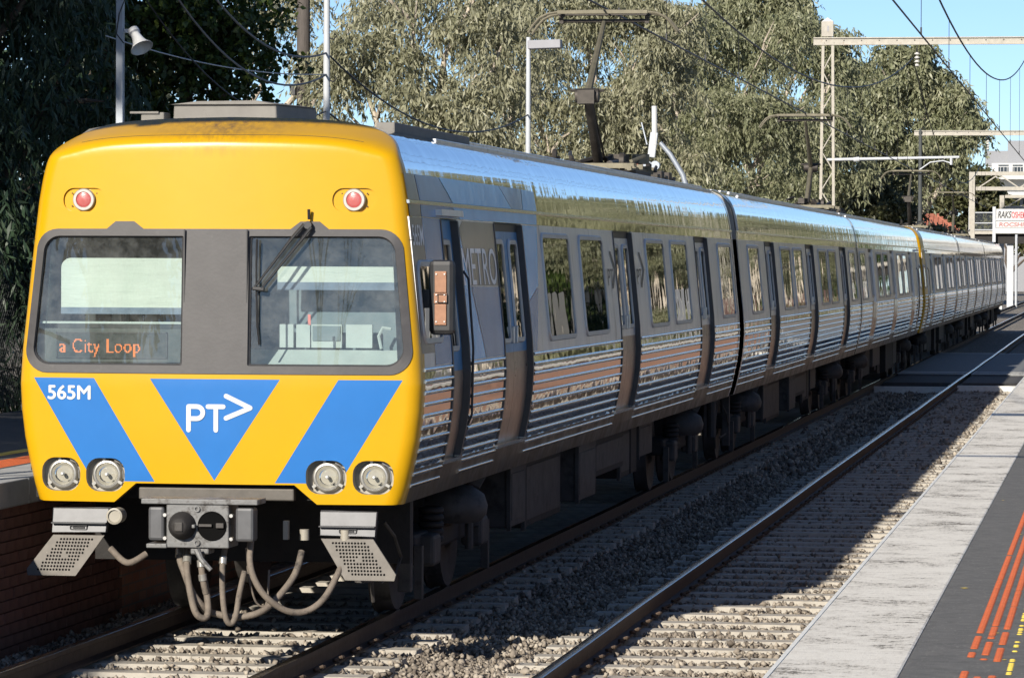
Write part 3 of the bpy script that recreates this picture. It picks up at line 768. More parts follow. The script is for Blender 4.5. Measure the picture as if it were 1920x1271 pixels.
def build_cab_interior(car):
    ci = MB()
    # back wall, floor, ceiling, divider: a box open to the front
    ci.add([(-1.30, .12, 1.62), (1.30, .12, 1.62), (1.30, 1.5, 1.62), (-1.30, 1.5, 1.62), (-1.22, .2, 3.0), (1.22, .2, 3.0), (1.22, 1.5, 3.0), (-1.22, 1.5, 3.0)],
           [(0, 1, 2, 3), (4, 5, 6, 7), (2, 3, 7, 6), (0, 3, 7, 4), (1, 2, 6, 5)])
    ci.build('cab_interior', cab_grey, car)
    MB().box(-.05, .05, .10, 1.45, 1.62, 3.0).build('cab_partition', cab_dark, car)
    # left side: blind, window to saloon, display
    def bl(u0, u1, z0, z1, y, r, nm='sun_blind'):
        pts = [(u0, z0)] + [(u1, z0)] + [(u1, z1)] + [(u0+r-r*math.sin(R(a)), z1-r+r*math.cos(R(a))) for a in range(0, 91, 15)]
        mb = MB(); n = len(pts)
        vs = [(p[0], y, p[1]) for p in pts] + [(p[0], y+.008, p[1]) for p in pts]
        mb.add(vs, [tuple(range(n)), tuple(range(2*n-1, n-1, -1))] + [(i, n+i, n+(i+1) % n, (i+1) % n) for i in range(n)])
        return mb.build(nm, blind, car)
    b = bl(-1.165, -.22, 2.315, 2.665, .20, .07)
    MB().box(-1.165, -.22, .194, .212, 2.268, 2.315).build('blind_hem', blind_hem, b)
    MB().box(-1.28, -.2, .30, .60, 1.60, 2.20).build('bulkhead', cab_dark, car)
    MB().box(-1.28, -.2, .62, .66, 2.05, 2.9).build('bulkhead', cab_dark, car)
    for u0, u1, m in ((-.90, -.835, cab_pale), (-.80, -.775, cab_pale), (-.70, -.675, white_paint), (-.655, -.565, cream)):
        MB().box(u0, u1, .60, .615, 2.20, 2.34).build('saloon_opening', m, car)
    MB().box(-1.31, -.23, .165, .19, 2.200, 2.215).build('sill_rail', cab_pale, car)
    ds = MB().box(-1.275, -.265, .15, .30, 1.925, 2.165).build('destination_display', display_black, car, bevel=.006)
    MB().box(-1.175, -.385, .143, .149, 1.965, 2.13).build('screen', screen_black, ds)
    mb = MB()
    for u0, u1, z0, z1 in ((-1.185, -1.175, 1.955, 2.14), (-.385, -.375, 1.955, 2.14), (-1.185, -.375, 2.13, 2.14), (-1.185, -.375, 1.955, 1.965)): mb.box(u0, u1, .138, .149, z0, z1)
    mb.build('screen_rim', black_plastic, ds)
    vs, fs = text_mesh('a City Loop', .15, .0, spacing=1.05); x0 = min(v[0] for v in vs); x1 = max(v[0] for v in vs)
    P2 = [(-1.158+(v[0]-x0)*.585/(x1-x0), 1.995+v[1]*.95) for v in vs]; mb = MB(); g = .0088; tris = [[P2[i] for i in f] for f in fs]
    for i in range(70):
        for j in range(19):
            c = (-1.165+i*g, 1.955+j*g)
            if any(in_poly(c, t_) for t_ in tris):
                h = .0040; mb.add([(c[0]-h, .139, c[1]-h), (c[0]+h, .139, c[1]-h), (c[0]+h, .139, c[1]+h), (c[0]-h, .139, c[1]+h)], [(0, 1, 2, 3)])
    o_ = mb.build('destination_text', led_orange, ds); o_['kind'] = 'stuff'
    # right side: driver's desk, blind, panels
    b = MB().box(.40, 1.30, .235, .243, 2.50, 2.61).build('sun_blind', blind, car)
    MB().box(.40, 1.30, .228, .25, 2.445, 2.50).build('blind_hem', blind_hem, b)
    MB().box(.20, 1.30, .55, .60, 1.62, 2.99).build('bulkhead', cab_grey, car)
    d = MB(); d.add([(.16, .16, 1.85), (1.30, .16, 1.85), (1.30, .40, 2.02), (.16, .40, 2.02)], [(0, 1, 2, 3)]); d.build('driver_desk', cab_pale, car)
    for u0, u1 in ((.38, .48), (.50, .60), (.61, .83), (.86, 1.05)):
        MB().box(u0, u1, .40, .43, 2.035, 2.20).build('desk_panel', cab_pale, car)
    MB().box(.62, .82, .39, .398, 2.085, 2.19).build('desk_screen', cab_grey, car)
    MB().tube([(1.12, .38, 2.03), (1.10, .38, 2.12), (1.13, .38, 2.18), (1.19, .38, 2.17)], .012, 6).build('seat_rail', cab_pale, car)
    MB().box(.655, .675, front_y(.665, 2.25)+.020, front_y(.665, 2.25)+.0205, 2.20, 2.275).build('sticker', pale_red, car)

def coupler_and_front_gear(car):
    # pale beam in the notch, headstock
    MB().box(-.56, .56, .06, .14, .965, 1.05).build('headstock_beam', step_tan, car, bevel=.01)
    MB().box(-1.18, 1.18, 1.2, 1.3, .45, .95).build('headstock', under_black, car)
    yc = -.60
    cp = MB().box(-.195, .245, yc, yc+.30, .675, 1.00).build('coupler', coupler_grey, car, bevel=.008)
    MB().cyl((.02, yc+.2, .83), (.02, .5, .83), .13, 14).build('drawbar', under_black, cp)
    for u0, u1, m in ((-.33, -.215, coupler_grey), (.285, .415, coupler_grey)):
        mb = MB(); pts = [(u0, .72), (u1, .72), (u1, .955), (u0, .955)]
        mb.prism(pts, yc+.02, yc+.16); mb.build('contact_cover', step_grey, cp, bevel=.02)
    MB().box(-.37, .45, yc-.015, yc+.25, .975, 1.012).build('top_plate', coupler_grey, cp, bevel=.006)
    MB().box(-.335, -.19, yc-.012, yc+.2, .672, .702).build('lower_guide', coupler_grey, cp, bevel=.006)
    # cone (left) and cup (right)
    mb = MB(); mb.lathe((-.082, yc-.004, .828), (0, -1, 0), [(.098, 0), (.096, .012), (.085, .05), (.06, .10), (.045, .11), (0, .11)], 24); mb.build('coupler_cone', under_black, cp, smooth=40)
    MB().box(-.108, -.05, yc-.128, yc-.05, .795, .86).build('coupler_latch', under_grey, cp, bevel=.008)
    MB().box(-.045, .02, yc-.06, yc-.01, .815, .84).build('coupler_hook', coupler_grey, cp, bevel=.006)
    mb = MB(); mb.lathe((.128, yc-.006, .828), (0, -1, 0), [(.0, .001), (.085, .001), (.092, .001), (.098, .004), (.102, .0)], 24); mb.build('coupler_cup', hole_black, cp)
    MB().box(.04, .13, yc-.03, yc-.012, .825, .842).build('coupler_hook', under_grey, cp); MB().box(.16, .215, yc-.03, yc-.012, .815, .85).build('coupler_hook', under_grey, cp, bevel=.005)
    for z in (.945, .712):
        mb = MB(); mb.lathe((.022, yc-.003, z), (0, -1, 0), [(.022, 0), (.022, .012), (.012, .012), (.011, .002), (0, .002)], 14); mb.build('air_port', coupler_grey, cp, smooth=35)
    for u in (-.205, .262):
        for z in (.74, .90): MB().cyl((u, yc-.008, z), (u, yc+.05, z), .013, 8).build('bolt', bolt_m, cp)
    MB().tube([(.03, yc-.03, .665), (.065, yc-.05, .60), (.135, yc-.06, .53)], [.024, .02, .016], 8).build('coupler_handle', coupler_grey, cp, smooth=40)
    MB().box(-.03, .10, yc+.02, yc+.2, .63, .675).build('lower_lug', coupler_grey, cp, bevel=.01)
    def hose(pts, r=.022, cuffs=()):
        P = [Vector(p) for p in pts]; out = []
        for i in range(len(P)-1):                # catmull rom
            p0, p1, p2, p3 = P[max(i-1, 0)], P[i], P[i+1], P[min(i+2, len(P)-1)]
            for k in range(6):
                t = k/6; out.append(.5*((2*p1)+(p2-p0)*t+(2*p0-5*p1+4*p2-p3)*t*t+(3*p1-p0-3*p2+p3)*t**3))
        out.append(P[-1])
        h = MB().tube(out, r, 9).build('air_hose', hose_tan, car, smooth=60)
        for k in cuffs:
            a = out[k]; b = out[min(k+2, len(out)-1)]
            MB().cyl(a, b, r*1.28, 10).build('hose_cuff', ring_metal, h, smooth=40)
    y = -.45
    hose([(-.17, y+.2, .72), (-.15, y+.05, .60), (-.10, y-.02, .50), (-.04, y-.03, .36), (.02, y, .27), (.06, y+.05, .22), (.24, y+.08, .185), (.40, y+.1, .215), (.50, y+.2, .30), (.60, y+.35, .46), (.63, y+.45, .62)], .024, (4,))
    hose([(-.09, y+.12, .70), (-.085, y, .58), (-.065, y-.05, .45), (-.01, y-.08, .24), (.045, y-.06, .185), (.07, y-.02, .22), (.05, y+.03, .34), (.02, y+.06, .45)], .024, (5,))
    hose([(.02, y+.05, .68), (.015, y, .58), (.03, y, .44), (.045, y+.02, .35)], .023, (6, 10))
    hose([(.17, y+.1, .70), (.165, y+.02, .58), (.165, y, .42), (.175, y, .27), (.195, y, .17), (.225, y+.02, .145), (.255, y+.03, .20), (.275, y+.05, .35), (.30, y+.1, .50)], .021, (5,))
    hose([(.345, y+.1, .72), (.36, y, .58), (.40, y-.02, .45), (.48, y, .33), (.60, y+.08, .235), (.72, y+.15, .225), (.83, y+.2, .30), (.90, y+.3, .44), (.94, y+.4, .58), (.945, y+.42, .74)], .023, (48,))
    hose([(.30, y+.15, .66), (.32, y+.15, .45), (.36, y+.18, .29), (.41, y+.2, .25), (.44, y+.2, .30), (.44, y+.25, .5)], .008)
    hose([(-.75, .0, .62), (-.62, -.02, .52), (-.5, .05, .58)], .024)
    for u in (.655, .945): MB().cyl((u, -.03, .70), (u, -.03, .775), .034, 12).build('hose_socket', cream, car, smooth=35)
    MB().box(.50, .535, -.02, .03, .70, .83).build('bracket', cream, car)
    # obstacle steps
    for s in (-1, 1):
        st = MB()
        st.add([(s*.77, -.05, .735), (s*1.155, -.05, .735), (s*1.165, .0, .90), (s*.76, .0, .90), (s*.77, .0, .735), (s*1.155, .0, .735), (s*1.165, .05, .90), (s*.76, .05, .90)],
               [(0,1,2,3),(4,5,6,7),(0,1,5,4),(3,2,6,7),(0,3,7,4),(1,2,6,5)])
        so_ = st.build('cab_step', step_grey, car, bevel=.004)
        mb = MB()
        for i in range(18):
            for j in range(3):
                u = s*(.815+i*.0165); z = .835+j*.016 + (.0 if i % 3 else 0)
                yy = -.0505 + (z-.735)*.303; mb.add([(u-.005, yy, z-.006), (u+.005, yy, z-.006), (u+.005, yy+.003, z+.006), (u-.005, yy+.003, z+.006)], [(0, 1, 2, 3)])
        o = mb.build('step_perforation', hole_black, so_); o['kind'] = 'stuff'
        MB().box(min(s*.765, s*1.16), max(s*.765, s*1.16), -.075, .0, .795, .803).build('step_nosing', step_grey, so_)
        mb = MB()
        for u0, u1, z0, z1 in ((.91, 1.025, .750, .755), (.905, 1.03, .778, .783), (.905, .911, .755, .778), (1.024, 1.03, .755, .778), (.925, 1.01, .762, .771)): mb.box(min(s*u0, s*u1), max(s*u0, s*u1), -.052, -.04, z0, z1)
        mb.build('maker_plate', black_plastic, so_)
        lo = MB(); a, b, c, d_, e = (s*.775, .715), (s*1.15, .715), (s*1.325, .475), (s*1.315, .43), (s*.965, .43)
        ys_ = lambda z: -.055 - (.715-z)*.28
        pts = [a, b, c, d_, e]; n = 5
        vs = [(p[0], ys_(p[1]), p[1]) for p in pts] + [(p[0], ys_(p[1])+.012, p[1]) for p in pts]
        lo.add(vs, [tuple(range(n)), tuple(range(2*n-1, n-1, -1))] + [(i, n+i, n+(i+1) % n, (i+1) % n) for i in range(n)])
        lp = lo.build('deflector_plate', step_tan, car, bevel=.003)
        mb = MB()
        for j in range(10):
            z = .685 - j*.0235
            for i in range(12):
                u = .855 + (.70-z)*.66 + i*.0225 + (.0112 if j % 2 else 0)
                if u > 1.10+(.70-z)*.66 or (abs(u-(.985+(.70-.585)*.66)) < .02 and abs(z-.585) < .02): continue
                yy = ys_(z)-.001; r_ = .0085
                mb.add([(s*u+r_*math.cos(q*math.pi/3), yy-.28*0-(-r_*math.sin(q*math.pi/3))*.28, z+r_*math.sin(q*math.pi/3)) for q in range(6)], [tuple(range(6))])
        o = mb.build('plate_perforation', hole_black, lp); o['kind'] = 'stuff'
    # round jumper cap beside the left step
    mb = MB(); mb.lathe((-.685, -.12, .855), (0, -1, 0), [(.055, -.12), (.055, .0), (.058, .02), (.045, .024), (.043, .01), (0, .01)], 20); mb.build('jumper_socket', cream, car, smooth=35)

def ribs(car, fy, y0, y1, zlist, parent_each):
    P = []
    for z in zlist:
        n = 6; vs = []; w0 = w_at(z)
        for y in (y0, y1):
            for i in range(n+1):
                q = R(-90+180*i/n); zz = z+.015*math.sin(q); vs.append((w_at(zz)+.019*math.cos(q)-.001, fy(y), zz))
        k = n+1
        fs = [(i, i+1, k+i+1, k+i) for i in range(n)] + [tuple(range(k))[::-1], tuple(range(k, 2*k))]
        if parent_each: mb = MB(); mb.add(vs, fs); mb.build('rib', rib_steel, car, smooth=50)
        else: P.append((vs, fs))
    if P:
        mb = MB()
        for vs, fs in P: mb.add(vs, fs)
        mb.build('ribs', rib_steel, car, smooth=50)

RIBZ = [1.885 - .0815*i for i in range(11)]
M_LAY = dict(wins=[(6.35, 8.03), (8.68, 10.32), (13.72, 15.37), (15.98, 17.64), (21.08, 22.75)], doors=[(3.90, 5.34), (11.24, 12.68), (18.58, 20.0)], cab=True)
T_LAY = dict(wins=[(1.26, 2.88), (6.32, 8.05), (8.55, 10.25), (13.55, 15.3), (15.72, 17.5), (20.8, 22.4)], doors=[(3.93, 5.35), (11.1, 12.6), (18.6, 20.05)], cab=False)
LEN = 23.12
def carriage(y0, lay, rev, label, near, front=False):
    car = thing('train_carriage', label, 'train carriage', (XC, D+y0, 0), group='carriages of the yellow fronted train')
    fy = (lambda y: LEN-y) if rev else (lambda y: y)
    cab = lay['cab']; s0 = .20 if cab else 0.0
    # roof: the whole arch, with long corrugations either side of the middle
    rp = [(u, z) for u, z in RPTS]; full = rp + [(-u, z) for u, z in reversed(rp[:-1])] + [(-w_at(z), z) for z in reversed(prof_pts(1.2, 3.06, .1))]
    ny = 24; mb = MB(); n = len(full); ysn = [s0 + (LEN-s0)*i/ny for i in range(ny+1)]
    if cab: ysn[0] = .20
    yb_ = [wrap_back(u, z) if z > 1.3 else .2 for u, z in full] if cab else None
    vs = [(u, fy(y if not (cab and i == 0) else yb_[j]), z) for i, y in enumerate(ysn) for j, (u, z) in enumerate(full)]
    mb.add(vs, [(i*n+j, i*n+j+1, (i+1)*n+j+1, (i+1)*n+j) for i in range(ny) for j in range(n-1)])
    mb.build('roof', steel_roof, car, smooth=40)
    mb = MB()
    for u in (1.10, .98, .86, .74, .60, .45):
        z = float(np.interp(-u, [-w for w in BW], BZ))
        mb.box(u-.018, u+.018, min(fy(2.6), fy(LEN-.3)), max(fy(2.6), fy(LEN-.3)), z-.02, z+.014)
    mb.build('roof_corrugations', steel_satin, car, bevel=.006)
    # side: cornice above doors, panels between doors, sole bar below
    dl = sorted(lay['doors'] + ([(1.45, 2.17)] if cab else []))
    mb = MB(); side_patch(mb, fy, s0, LEN, 2.965, 3.075, 0, ny=24); mb.build('cornice', steel_mirror, car, smooth=40)
    mb = MB(); side_patch(mb, fy, s0, LEN, .945, 1.185, 0, .06, ny=24); mb.build('sole_bar', skirt_dark, car, smooth=40)
    mb = MB(); side_patch(mb, fy, s0, LEN, 3.058, 3.082, .014, .02, ny=2); mb.build('drip_moulding', rib_steel, car)
    edges = [s0] + [e for d in dl for e in d] + [LEN]
    for a, b in zip(edges[::2], edges[1::2]):
        mb = MB(); side_patch(mb, fy, a, b, 1.90, 2.965, 0, .07, ny=max(1, int((b-a)/.5))); mb.build('window_panel', steel_satin, car, smooth=40)
        mb = MB(); side_patch(mb, fy, a, b, 1.185, 1.90, 0, .07, ny=max(1, int((b-a)/.5))); mb.build('lower_panel', steel_mirror, car, smooth=40)
        inset = .06 if near else .05
        ribs(car, fy, a+(.03 if a == s0 and cab else inset), b-inset, [z for z in RIBZ], near)
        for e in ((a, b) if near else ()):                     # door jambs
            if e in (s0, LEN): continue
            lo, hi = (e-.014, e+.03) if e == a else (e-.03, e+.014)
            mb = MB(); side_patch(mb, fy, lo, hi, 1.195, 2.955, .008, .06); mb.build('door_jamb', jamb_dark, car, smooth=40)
    # the plain far side and the underside
    mb = MB(); mb.box(-1.36, 1.30, min(fy(s0+.05), fy(LEN)), max(fy(s0+.05), fy(LEN)), .96, 1.19); mb.box(-1.40, -1.32, min(fy(s0+.05), fy(LEN-.02)), max(fy(s0+.05), fy(LEN-.02)), 1.15, 1.3)
    mb.build('floor', under_black, car)
    for a, b in lay['doors']:
        d_door(car, fy, a, b, near, front and a < 6)
    if cab:
        mb = MB(); side_patch(mb, fy, 1.45, 2.17, 1.19, 2.965, -.05, ny=1); dd = mb.build('cab_door', door_steel if front else steel_satin, car, smooth=40)
        mb = MB(); side_patch(mb, fy, 1.47, 2.15, 1.19, 1.84, -.047, ny=1); mb.build('door_lower', door_grey, dd, smooth=40)
        win(dd, fy, 1.62, 2.02, 1.98, 2.82, .05, -.05, 'door_window')
        win(car, fy, .30, 1.10, 2.06, 2.66, .10, 0, 'cab_side_window')
        MB().tube([(w_at(1.45)+.004, fy(2.215), 1.42), (w_at(1.5)+.03, fy(2.215), 1.5), (w_at(2.0)+.03, fy(2.215), 2.0), (w_at(2.4)+.03, fy(2.215), 2.52), (w_at(2.55)+.004, fy(2.215), 2.58)], .010, 6).build('handrail', dark_frame, car)
        mb = MB(); side_patch(mb, fy, 1.28, 2.22, 2.985, 3.03, .05, .06); mb.build('door_gutter', steel_satin, car)
    for a, b in lay['wins']: win(car, fy, a, b, 1.97, 2.905, .09, 0, 'side_window')
    for a, b in dl:
        mb = MB(); side_patch(mb, fy, a-.02, b+.02, 1.165, 1.192, .02, .06); mb.build('door_sill', rib_steel, car)
    # ends
    for e in ((LEN,) if cab else (0.0, LEN)):
        mb = MB(); pts = [(u*.998, z-.004) for u, z in right_outline] ; pts = pts + [(-u, z) for u, z in reversed(pts)]
        y_ = fy(e); y2 = fy(e-.05 if e else .05); mb.prism(pts, min(y_, y2), max(y_, y2)); mb.build('end_wall', mast_cream, car)
        mb = MB(); o2 = right_outline; k = len(o2)
        vs = [(u+.006, fy(e-.10 if e else .10), z+.004) for u, z in o2] + [(u+.006, fy(e+(.0 if e else 0)), z+.004) for u, z in o2]
        mb.add(vs, [(i, i+1, k+i+1, k+i) for i in range(k-1)]); mb.build('end_frame', steel_satin, car, smooth=40)
        mb = MB(); o3 = [(u, z) for u, z in RPTS]; k = len(o3); ya, yb2 = (fy(e-.02), fy(e-.30)) if e else (fy(.02), fy(.30))
        vs = [(u+.010, ya, z+.010) for u, z in o3] + [(u+.010, yb2, z+.010) for u, z in o3]
        mb.add(vs, [(i, i+1, k+i+1, k+i) for i in range(k-1)]); (mb.build('end_arch', post_white, car, smooth=40) if (near or not cab) and e == 0 else None)
        mb = MB(); g0, g1 = (fy(e), fy(e+.60)) if e else (fy(0), fy(-.60)); mb.box(-.75, .9, min(g0, g1), max(g0, g1), 1.0, 3.25)
        if e: mb.build('gangway_bellows', black_plastic, car)
    underframe(car, fy, near, 3 if near else 7)
    return car, fy

def win(parent, fy, y0, y1, z0, z1, r, base, name):
    mb = MB(); o = rrect(y0, y1, z0, z1, r); i_ = rrect(y0+.045, y1-.045, z0+.045, z1-.045, max(.02, r-.03))
    n = len(o); P = lambda p, d: (w_at(p[1])+d+base, fy(p[0]), p[1])
    vs = [P(p, .001) for p in o] + [P(p, .016) for p in rrect(y0+.01, y1-.01, z0+.01, z1-.01, r)] + [P(p, .014) for p in i_] + [P(p, .004) for p in i_]
    fs = []
    for a in range(3): fs += [(a*n+i, a*n+(i+1) % n, (a+1)*n+(i+1) % n, (a+1)*n+i) for i in range(n)]
    mb.add(vs, fs); f = mb.build(name, frame_steel, parent, smooth=50)
    mb = MB(); i2 = rrect(y0+.04, y1-.04, z0+.04, z1-.04, max(.02, r-.03))
    V, F = cdt(i2, [(y, z) for y in (y0+.3*(y1-y0), y0+.7*(y1-y0)) for z in np.arange(z0+.15, z1-.05, .15)], [])
    mb.add([(w_at(v[1])+.005+base, fy(v[0]), v[1]) for v in V], F); g = mb.build('pane', glass_side, f if parent.parent is None else parent, smooth=60)
    return f
def d_door(car, fy, a, b, near, blue_):
    m_ = (a+b)/2
    for k, (p, q) in enumerate(((a, m_-.004), (m_+.004, b))):
        mb = MB(); side_patch(mb, fy, p, q, 1.92, 2.965, -.042, .02); d = mb.build('door_leaf', door_steel if blue_ else steel_satin, car, smooth=40)
        mb = MB(); side_patch(mb, fy, p, q, 1.19, 1.92, -.042, .02); mb.build('door_lower', door_grey, d, smooth=40)
        win(d, fy, p+.13, q-.13, 1.99, 2.84, .08, -.040, 'door_window')
        if near: MB().obox((w_at(2.05)-.025, fy(m_+(-.09 if k == 0 else .09)), 2.06), (.03, .04, .14)).build('door_handle', bolt_m, d, bevel=.006)
    mb = MB(); mb.box(w_at(2)-.16, w_at(2)-.13, min(fy(a), fy(b)), max(fy(a), fy(b)), 1.19, 2.96); mb.build('door_pocket', black_plastic, car)

def underframe(car, fy, near, seed):
    rr = random.Random(seed)
    for yb in (3.6, 19.7):
        bo = MB().box(.78, 1.06, fy(yb)-1.55, fy(yb)+1.55, .42, .60).build('bogie', under_black, car, bevel=.03)
        MB().box(-1.0, .9, fy(yb)-.3, fy(yb)+.3, .45, .8).build('bolster', under_black, bo)
        for s in (-1, 1):
            yw = fy(yb)+s*1.12
            for side in (1, -1):
                mb = MB(); mb.lathe((side*.80, yw, .46), (side, 0, 0), [(.0, .07), (.12, .075), (.16, .04), (.36, .035), (.40, .05), (.46, .055), (.47, -.05), (.49, -.08), (.48, -.10), (0, -.10)], 28)
                mb.build('wheel', under_grey, bo, smooth=35)
            MB().cyl((-.8, yw, .46), (.8, yw, .46), .08, 10).build('axle', under_black, bo)
            mb = MB(); mb.box(.98, 1.16, yw-.16, yw+.16, .34, .58); mb.build('axle_box', under_grey, bo, bevel=.03)
            mb = MB()
            for k in range(5): mb.lathe((1.06, yw+.27*s*-1, .50+k*.055), (0, 0, 1), [(.085, 0), (.1, .014), (.1, .036), (.085, .05)], 14)
            mb.build('coil_spring', under_black, bo, smooth=40)
            MB().box(1.06, 1.12, yw+.42*s-.04, yw+.42*s+.04, .12, .52).build('brake_hanger', under_grey, bo)
        mb = MB(); mb.lathe((1.06, fy(yb), .60), (0, 0, 1), [(.24, 0), (.29, .06), (.30, .13), (.27, .22), (.18, .28), (.0, .30)], 20); mb.build('air_spring', under_grey, bo, smooth=45)
        MB().cyl((1.13, fy(yb)+.5, .35), (1.13, fy(yb)+.5, .92), .035, 8).build('damper', under_grey, bo)
        MB().obox((1.24, fy(yb)+.25, .93), (.10, .07, .14), (0, .5, .3)).build('lifting_lug', under_grey, car, bevel=.01)
    if near:
        MB().box(1.00, 1.10, fy(1.72)-.05, fy(1.72)+.05, .20, .88).build('trip_bracket', under_grey, car, bevel=.01)
        MB().tube([(1.12, .5, .80), (1.15, .75, .68), (1.16, .95, .52), (1.13, .9, .40), (1.08, .6, .36)], .012, 6).build('air_pipe', under_grey, car)
        MB().cyl((1.0, .35, .38), (1.0, .35, .85), .06, 10).build('sanding_box', under_grey, car)
        MB().tube([(1.02, .62, .22), (1.02, .5, .5), (1.05, .6, .8)], .014, 6).build('sanding_pipe', under_grey, car)
    y = 6.1
    k = 0
    while y < 17.0:
        L = rr.choice([.5, .9, 1.3, 1.9, 2.3]); z0 = rr.choice([.30, .38, .45, .52])
        bx = MB().box(.55, 1.20-rr.choice([0, .06, .12]), fy(y), fy(y+L), z0, .96).build('equipment_case', under_black if rr.random() < .65 else under_grey, car, bevel=.012)
        if near and L > .8:
            x1 = max(v.co.x for v in bx.data.vertices)
            MB().box(x1, x1+.012, fy(y+.1), fy(y+L-.1), z0+.06, .84).build('case_door', under_grey, bx, bevel=.004)
            MB().box(x1-.02, x1+.016, fy(y)-.02, fy(y)+.03, z0-.02, .9).build('case_edge', under_grey, bx)
        y += L + rr.choice([.12, .3, .55]); k += 1

def roof_gear(car, fy):
    for y, L, w in ((10.0, 1.6, .9), (14.0, 1.2, .7)):
        MB().box(-w/2, w/2, min(fy(y), fy(y+L)), max(fy(y), fy(y+L)), 3.62, 3.75).build('roof_vent', roof_grey, car, bevel=.02)

def pantograph(car, yb, d, zt):
    """single arm pantograph; yb its base, d = +1/-1 the way the knee points away from"""
    z0 = 3.66
    p = MB().box(-.55, .55, yb-.75, yb+.75, z0+.04, z0+.10)
    p = p.build('pantograph', panto_dark, car, bevel=.01)
    mb = MB()
    for u in (-.5, .5):
        mb.bar((u, yb-1.0, z0+.12), (u, yb+1.2, z0+.12), .05, .05)
    for y in (-.95, -.3, .55, 1.15): mb.bar((-.58, yb+y, z0+.15), (.58, yb+y, z0+.15), .05, .06)
    mb.build('base_frame', panto_olive, p)
    mb = MB()
    for u in (-.48, .48):
        for y in (-.9, 1.0):
            for k in range(3): mb.lathe((u, yb+y, z0-.06+k*.045), (0, 0, 1), [(.05, 0), (.075, .015), (.05, .03)], 12)
    mb.build('insulators', panto_dark, p, smooth=40)
    for du_, dy_, r_ in ((.35, -.7, .10), (.1, .15, .11)): mb = MB(); mb.lathe((du_, yb+dy_, z0+.21), (1, 0, 0), [(0, 0), (r_, 0), (r_, .055), (0, .055)], 16); mb.build('spring_drum', panto_dark, p, smooth=35)
    mb = MB(); mb.cyl((.2, yb-.5, z0+.18), (.2, yb+.6, z0+.22), .045, 8); mb.tube([(-.2, yb-.3, z0+.2), (0, yb+.1, z0+.28), (.3, yb+.7, z0+.2)], .035, 6); mb.tube([(.4, yb-.1, z0+.18), (.45, yb+.4, z0+.26), (.4, yb+1.0, z0+.14)], .03, 6)
    mb.build('spring_rods', panto_dark, p)
    rp_ = random.Random(int(yb*7))
    for k in range(16):
        mb = MB()
        a = Vector((rp_.uniform(-.5, .6), yb+rp_.uniform(-1.1, 1.3), z0+rp_.uniform(.12, .30)))
        if k % 3 == 0: mb.obox(a, (rp_.uniform(.06, .18), rp_.uniform(.10, .3), rp_.uniform(.05, .12)), (0, 0, rp_.uniform(-.5, .5)))
        elif k % 3 == 1: mb.tube([a, a+Vector((rp_.uniform(-.2, .2), rp_.uniform(.2, .7), rp_.uniform(-.1, .12)))], .022, 6)
        else: mb.lathe(a, (1, 0, 0), [(0, 0), (.06, 0), (.075, .02), (.06, .05), (0, .05)], 12)
        mb.build('base_fitting', panto_dark if k % 4 else panto_olive, p, smooth=35)
    for k in range(5): MB().box(.1+.09*(k % 2), .55, yb+1.5+k*.42, yb+1.78+k*.42, z0+.02, z0+.11+.05*(k % 2)).build('roof_arrester', panto_dark, p, bevel=.01)
    kn = Vector((0, yb-1.05*d, z0+.98)); ba = Vector((0, yb-.05*d, z0+.22)); tp = Vector((0, yb+.45*d, zt-.12))
    MB().tube([ba, kn], [.062, .05], 10).build('lower_arm', panto_olive if d < 0 else panto_dark, p, smooth=40)
    MB().tube([kn, kn+(tp-kn)*.3, tp], [.05, .045, .028], 8).build('upper_arm', panto_olive, p, smooth=40)
    mb = MB(); mb.cyl(kn+Vector((-.14, 0, 0)), kn+Vector((.14, 0, 0)), .085, 12); mb.obox(kn+Vector((0, -.08*d, -.02)), (.20, .12, .16)); mb.cyl(kn+Vector((-.2, 0, .06)), kn+Vector((.2, 0, .06)), .02, 6)
    mb.build('knee_joint', panto_dark, p, smooth=35)
    MB().cyl(ba+Vector((.05, .3*d, 0)), kn+Vector((.04, .12*d, -.06)), .014, 6).build('control_rod', panto_dark, p)
    for y in (-.16, .16):
        hd = MB()
        pts = [(-.92, -.23), (-.86, -.14), (-.78, -.05), (-.68, .0), (-.52, .025), (0, .035), (.52, .025), (.68, .0), (.78, -.05), (.86, -.14), (.92, -.23)]
        hd.tube([(u, tp.y+y, zt+z-.03) for u, z in pts], .017, 7); hd.build('collector_horn', panto_olive, p, smooth=50)
        MB().box(-.56, .56, tp.y+y-.025, tp.y+y+.025, zt-.035, zt+.012).build('carbon_strip', panto_olive if y < 0 else panto_dark, p, bevel=.006)
    mb = MB(); mb.cyl((-.55, tp.y, zt-.11), (.55, tp.y, zt-.11), .022, 8)
    for u in (-.53, .53): mb.bar((u, tp.y-.18, zt-.03), (u, tp.y+.18, zt-.03), .03, .04); mb.bar((u, tp.y, zt-.14), (u, tp.y, zt-.02), .05, .04)
    mb.build('head_frame', panto_dark, p)

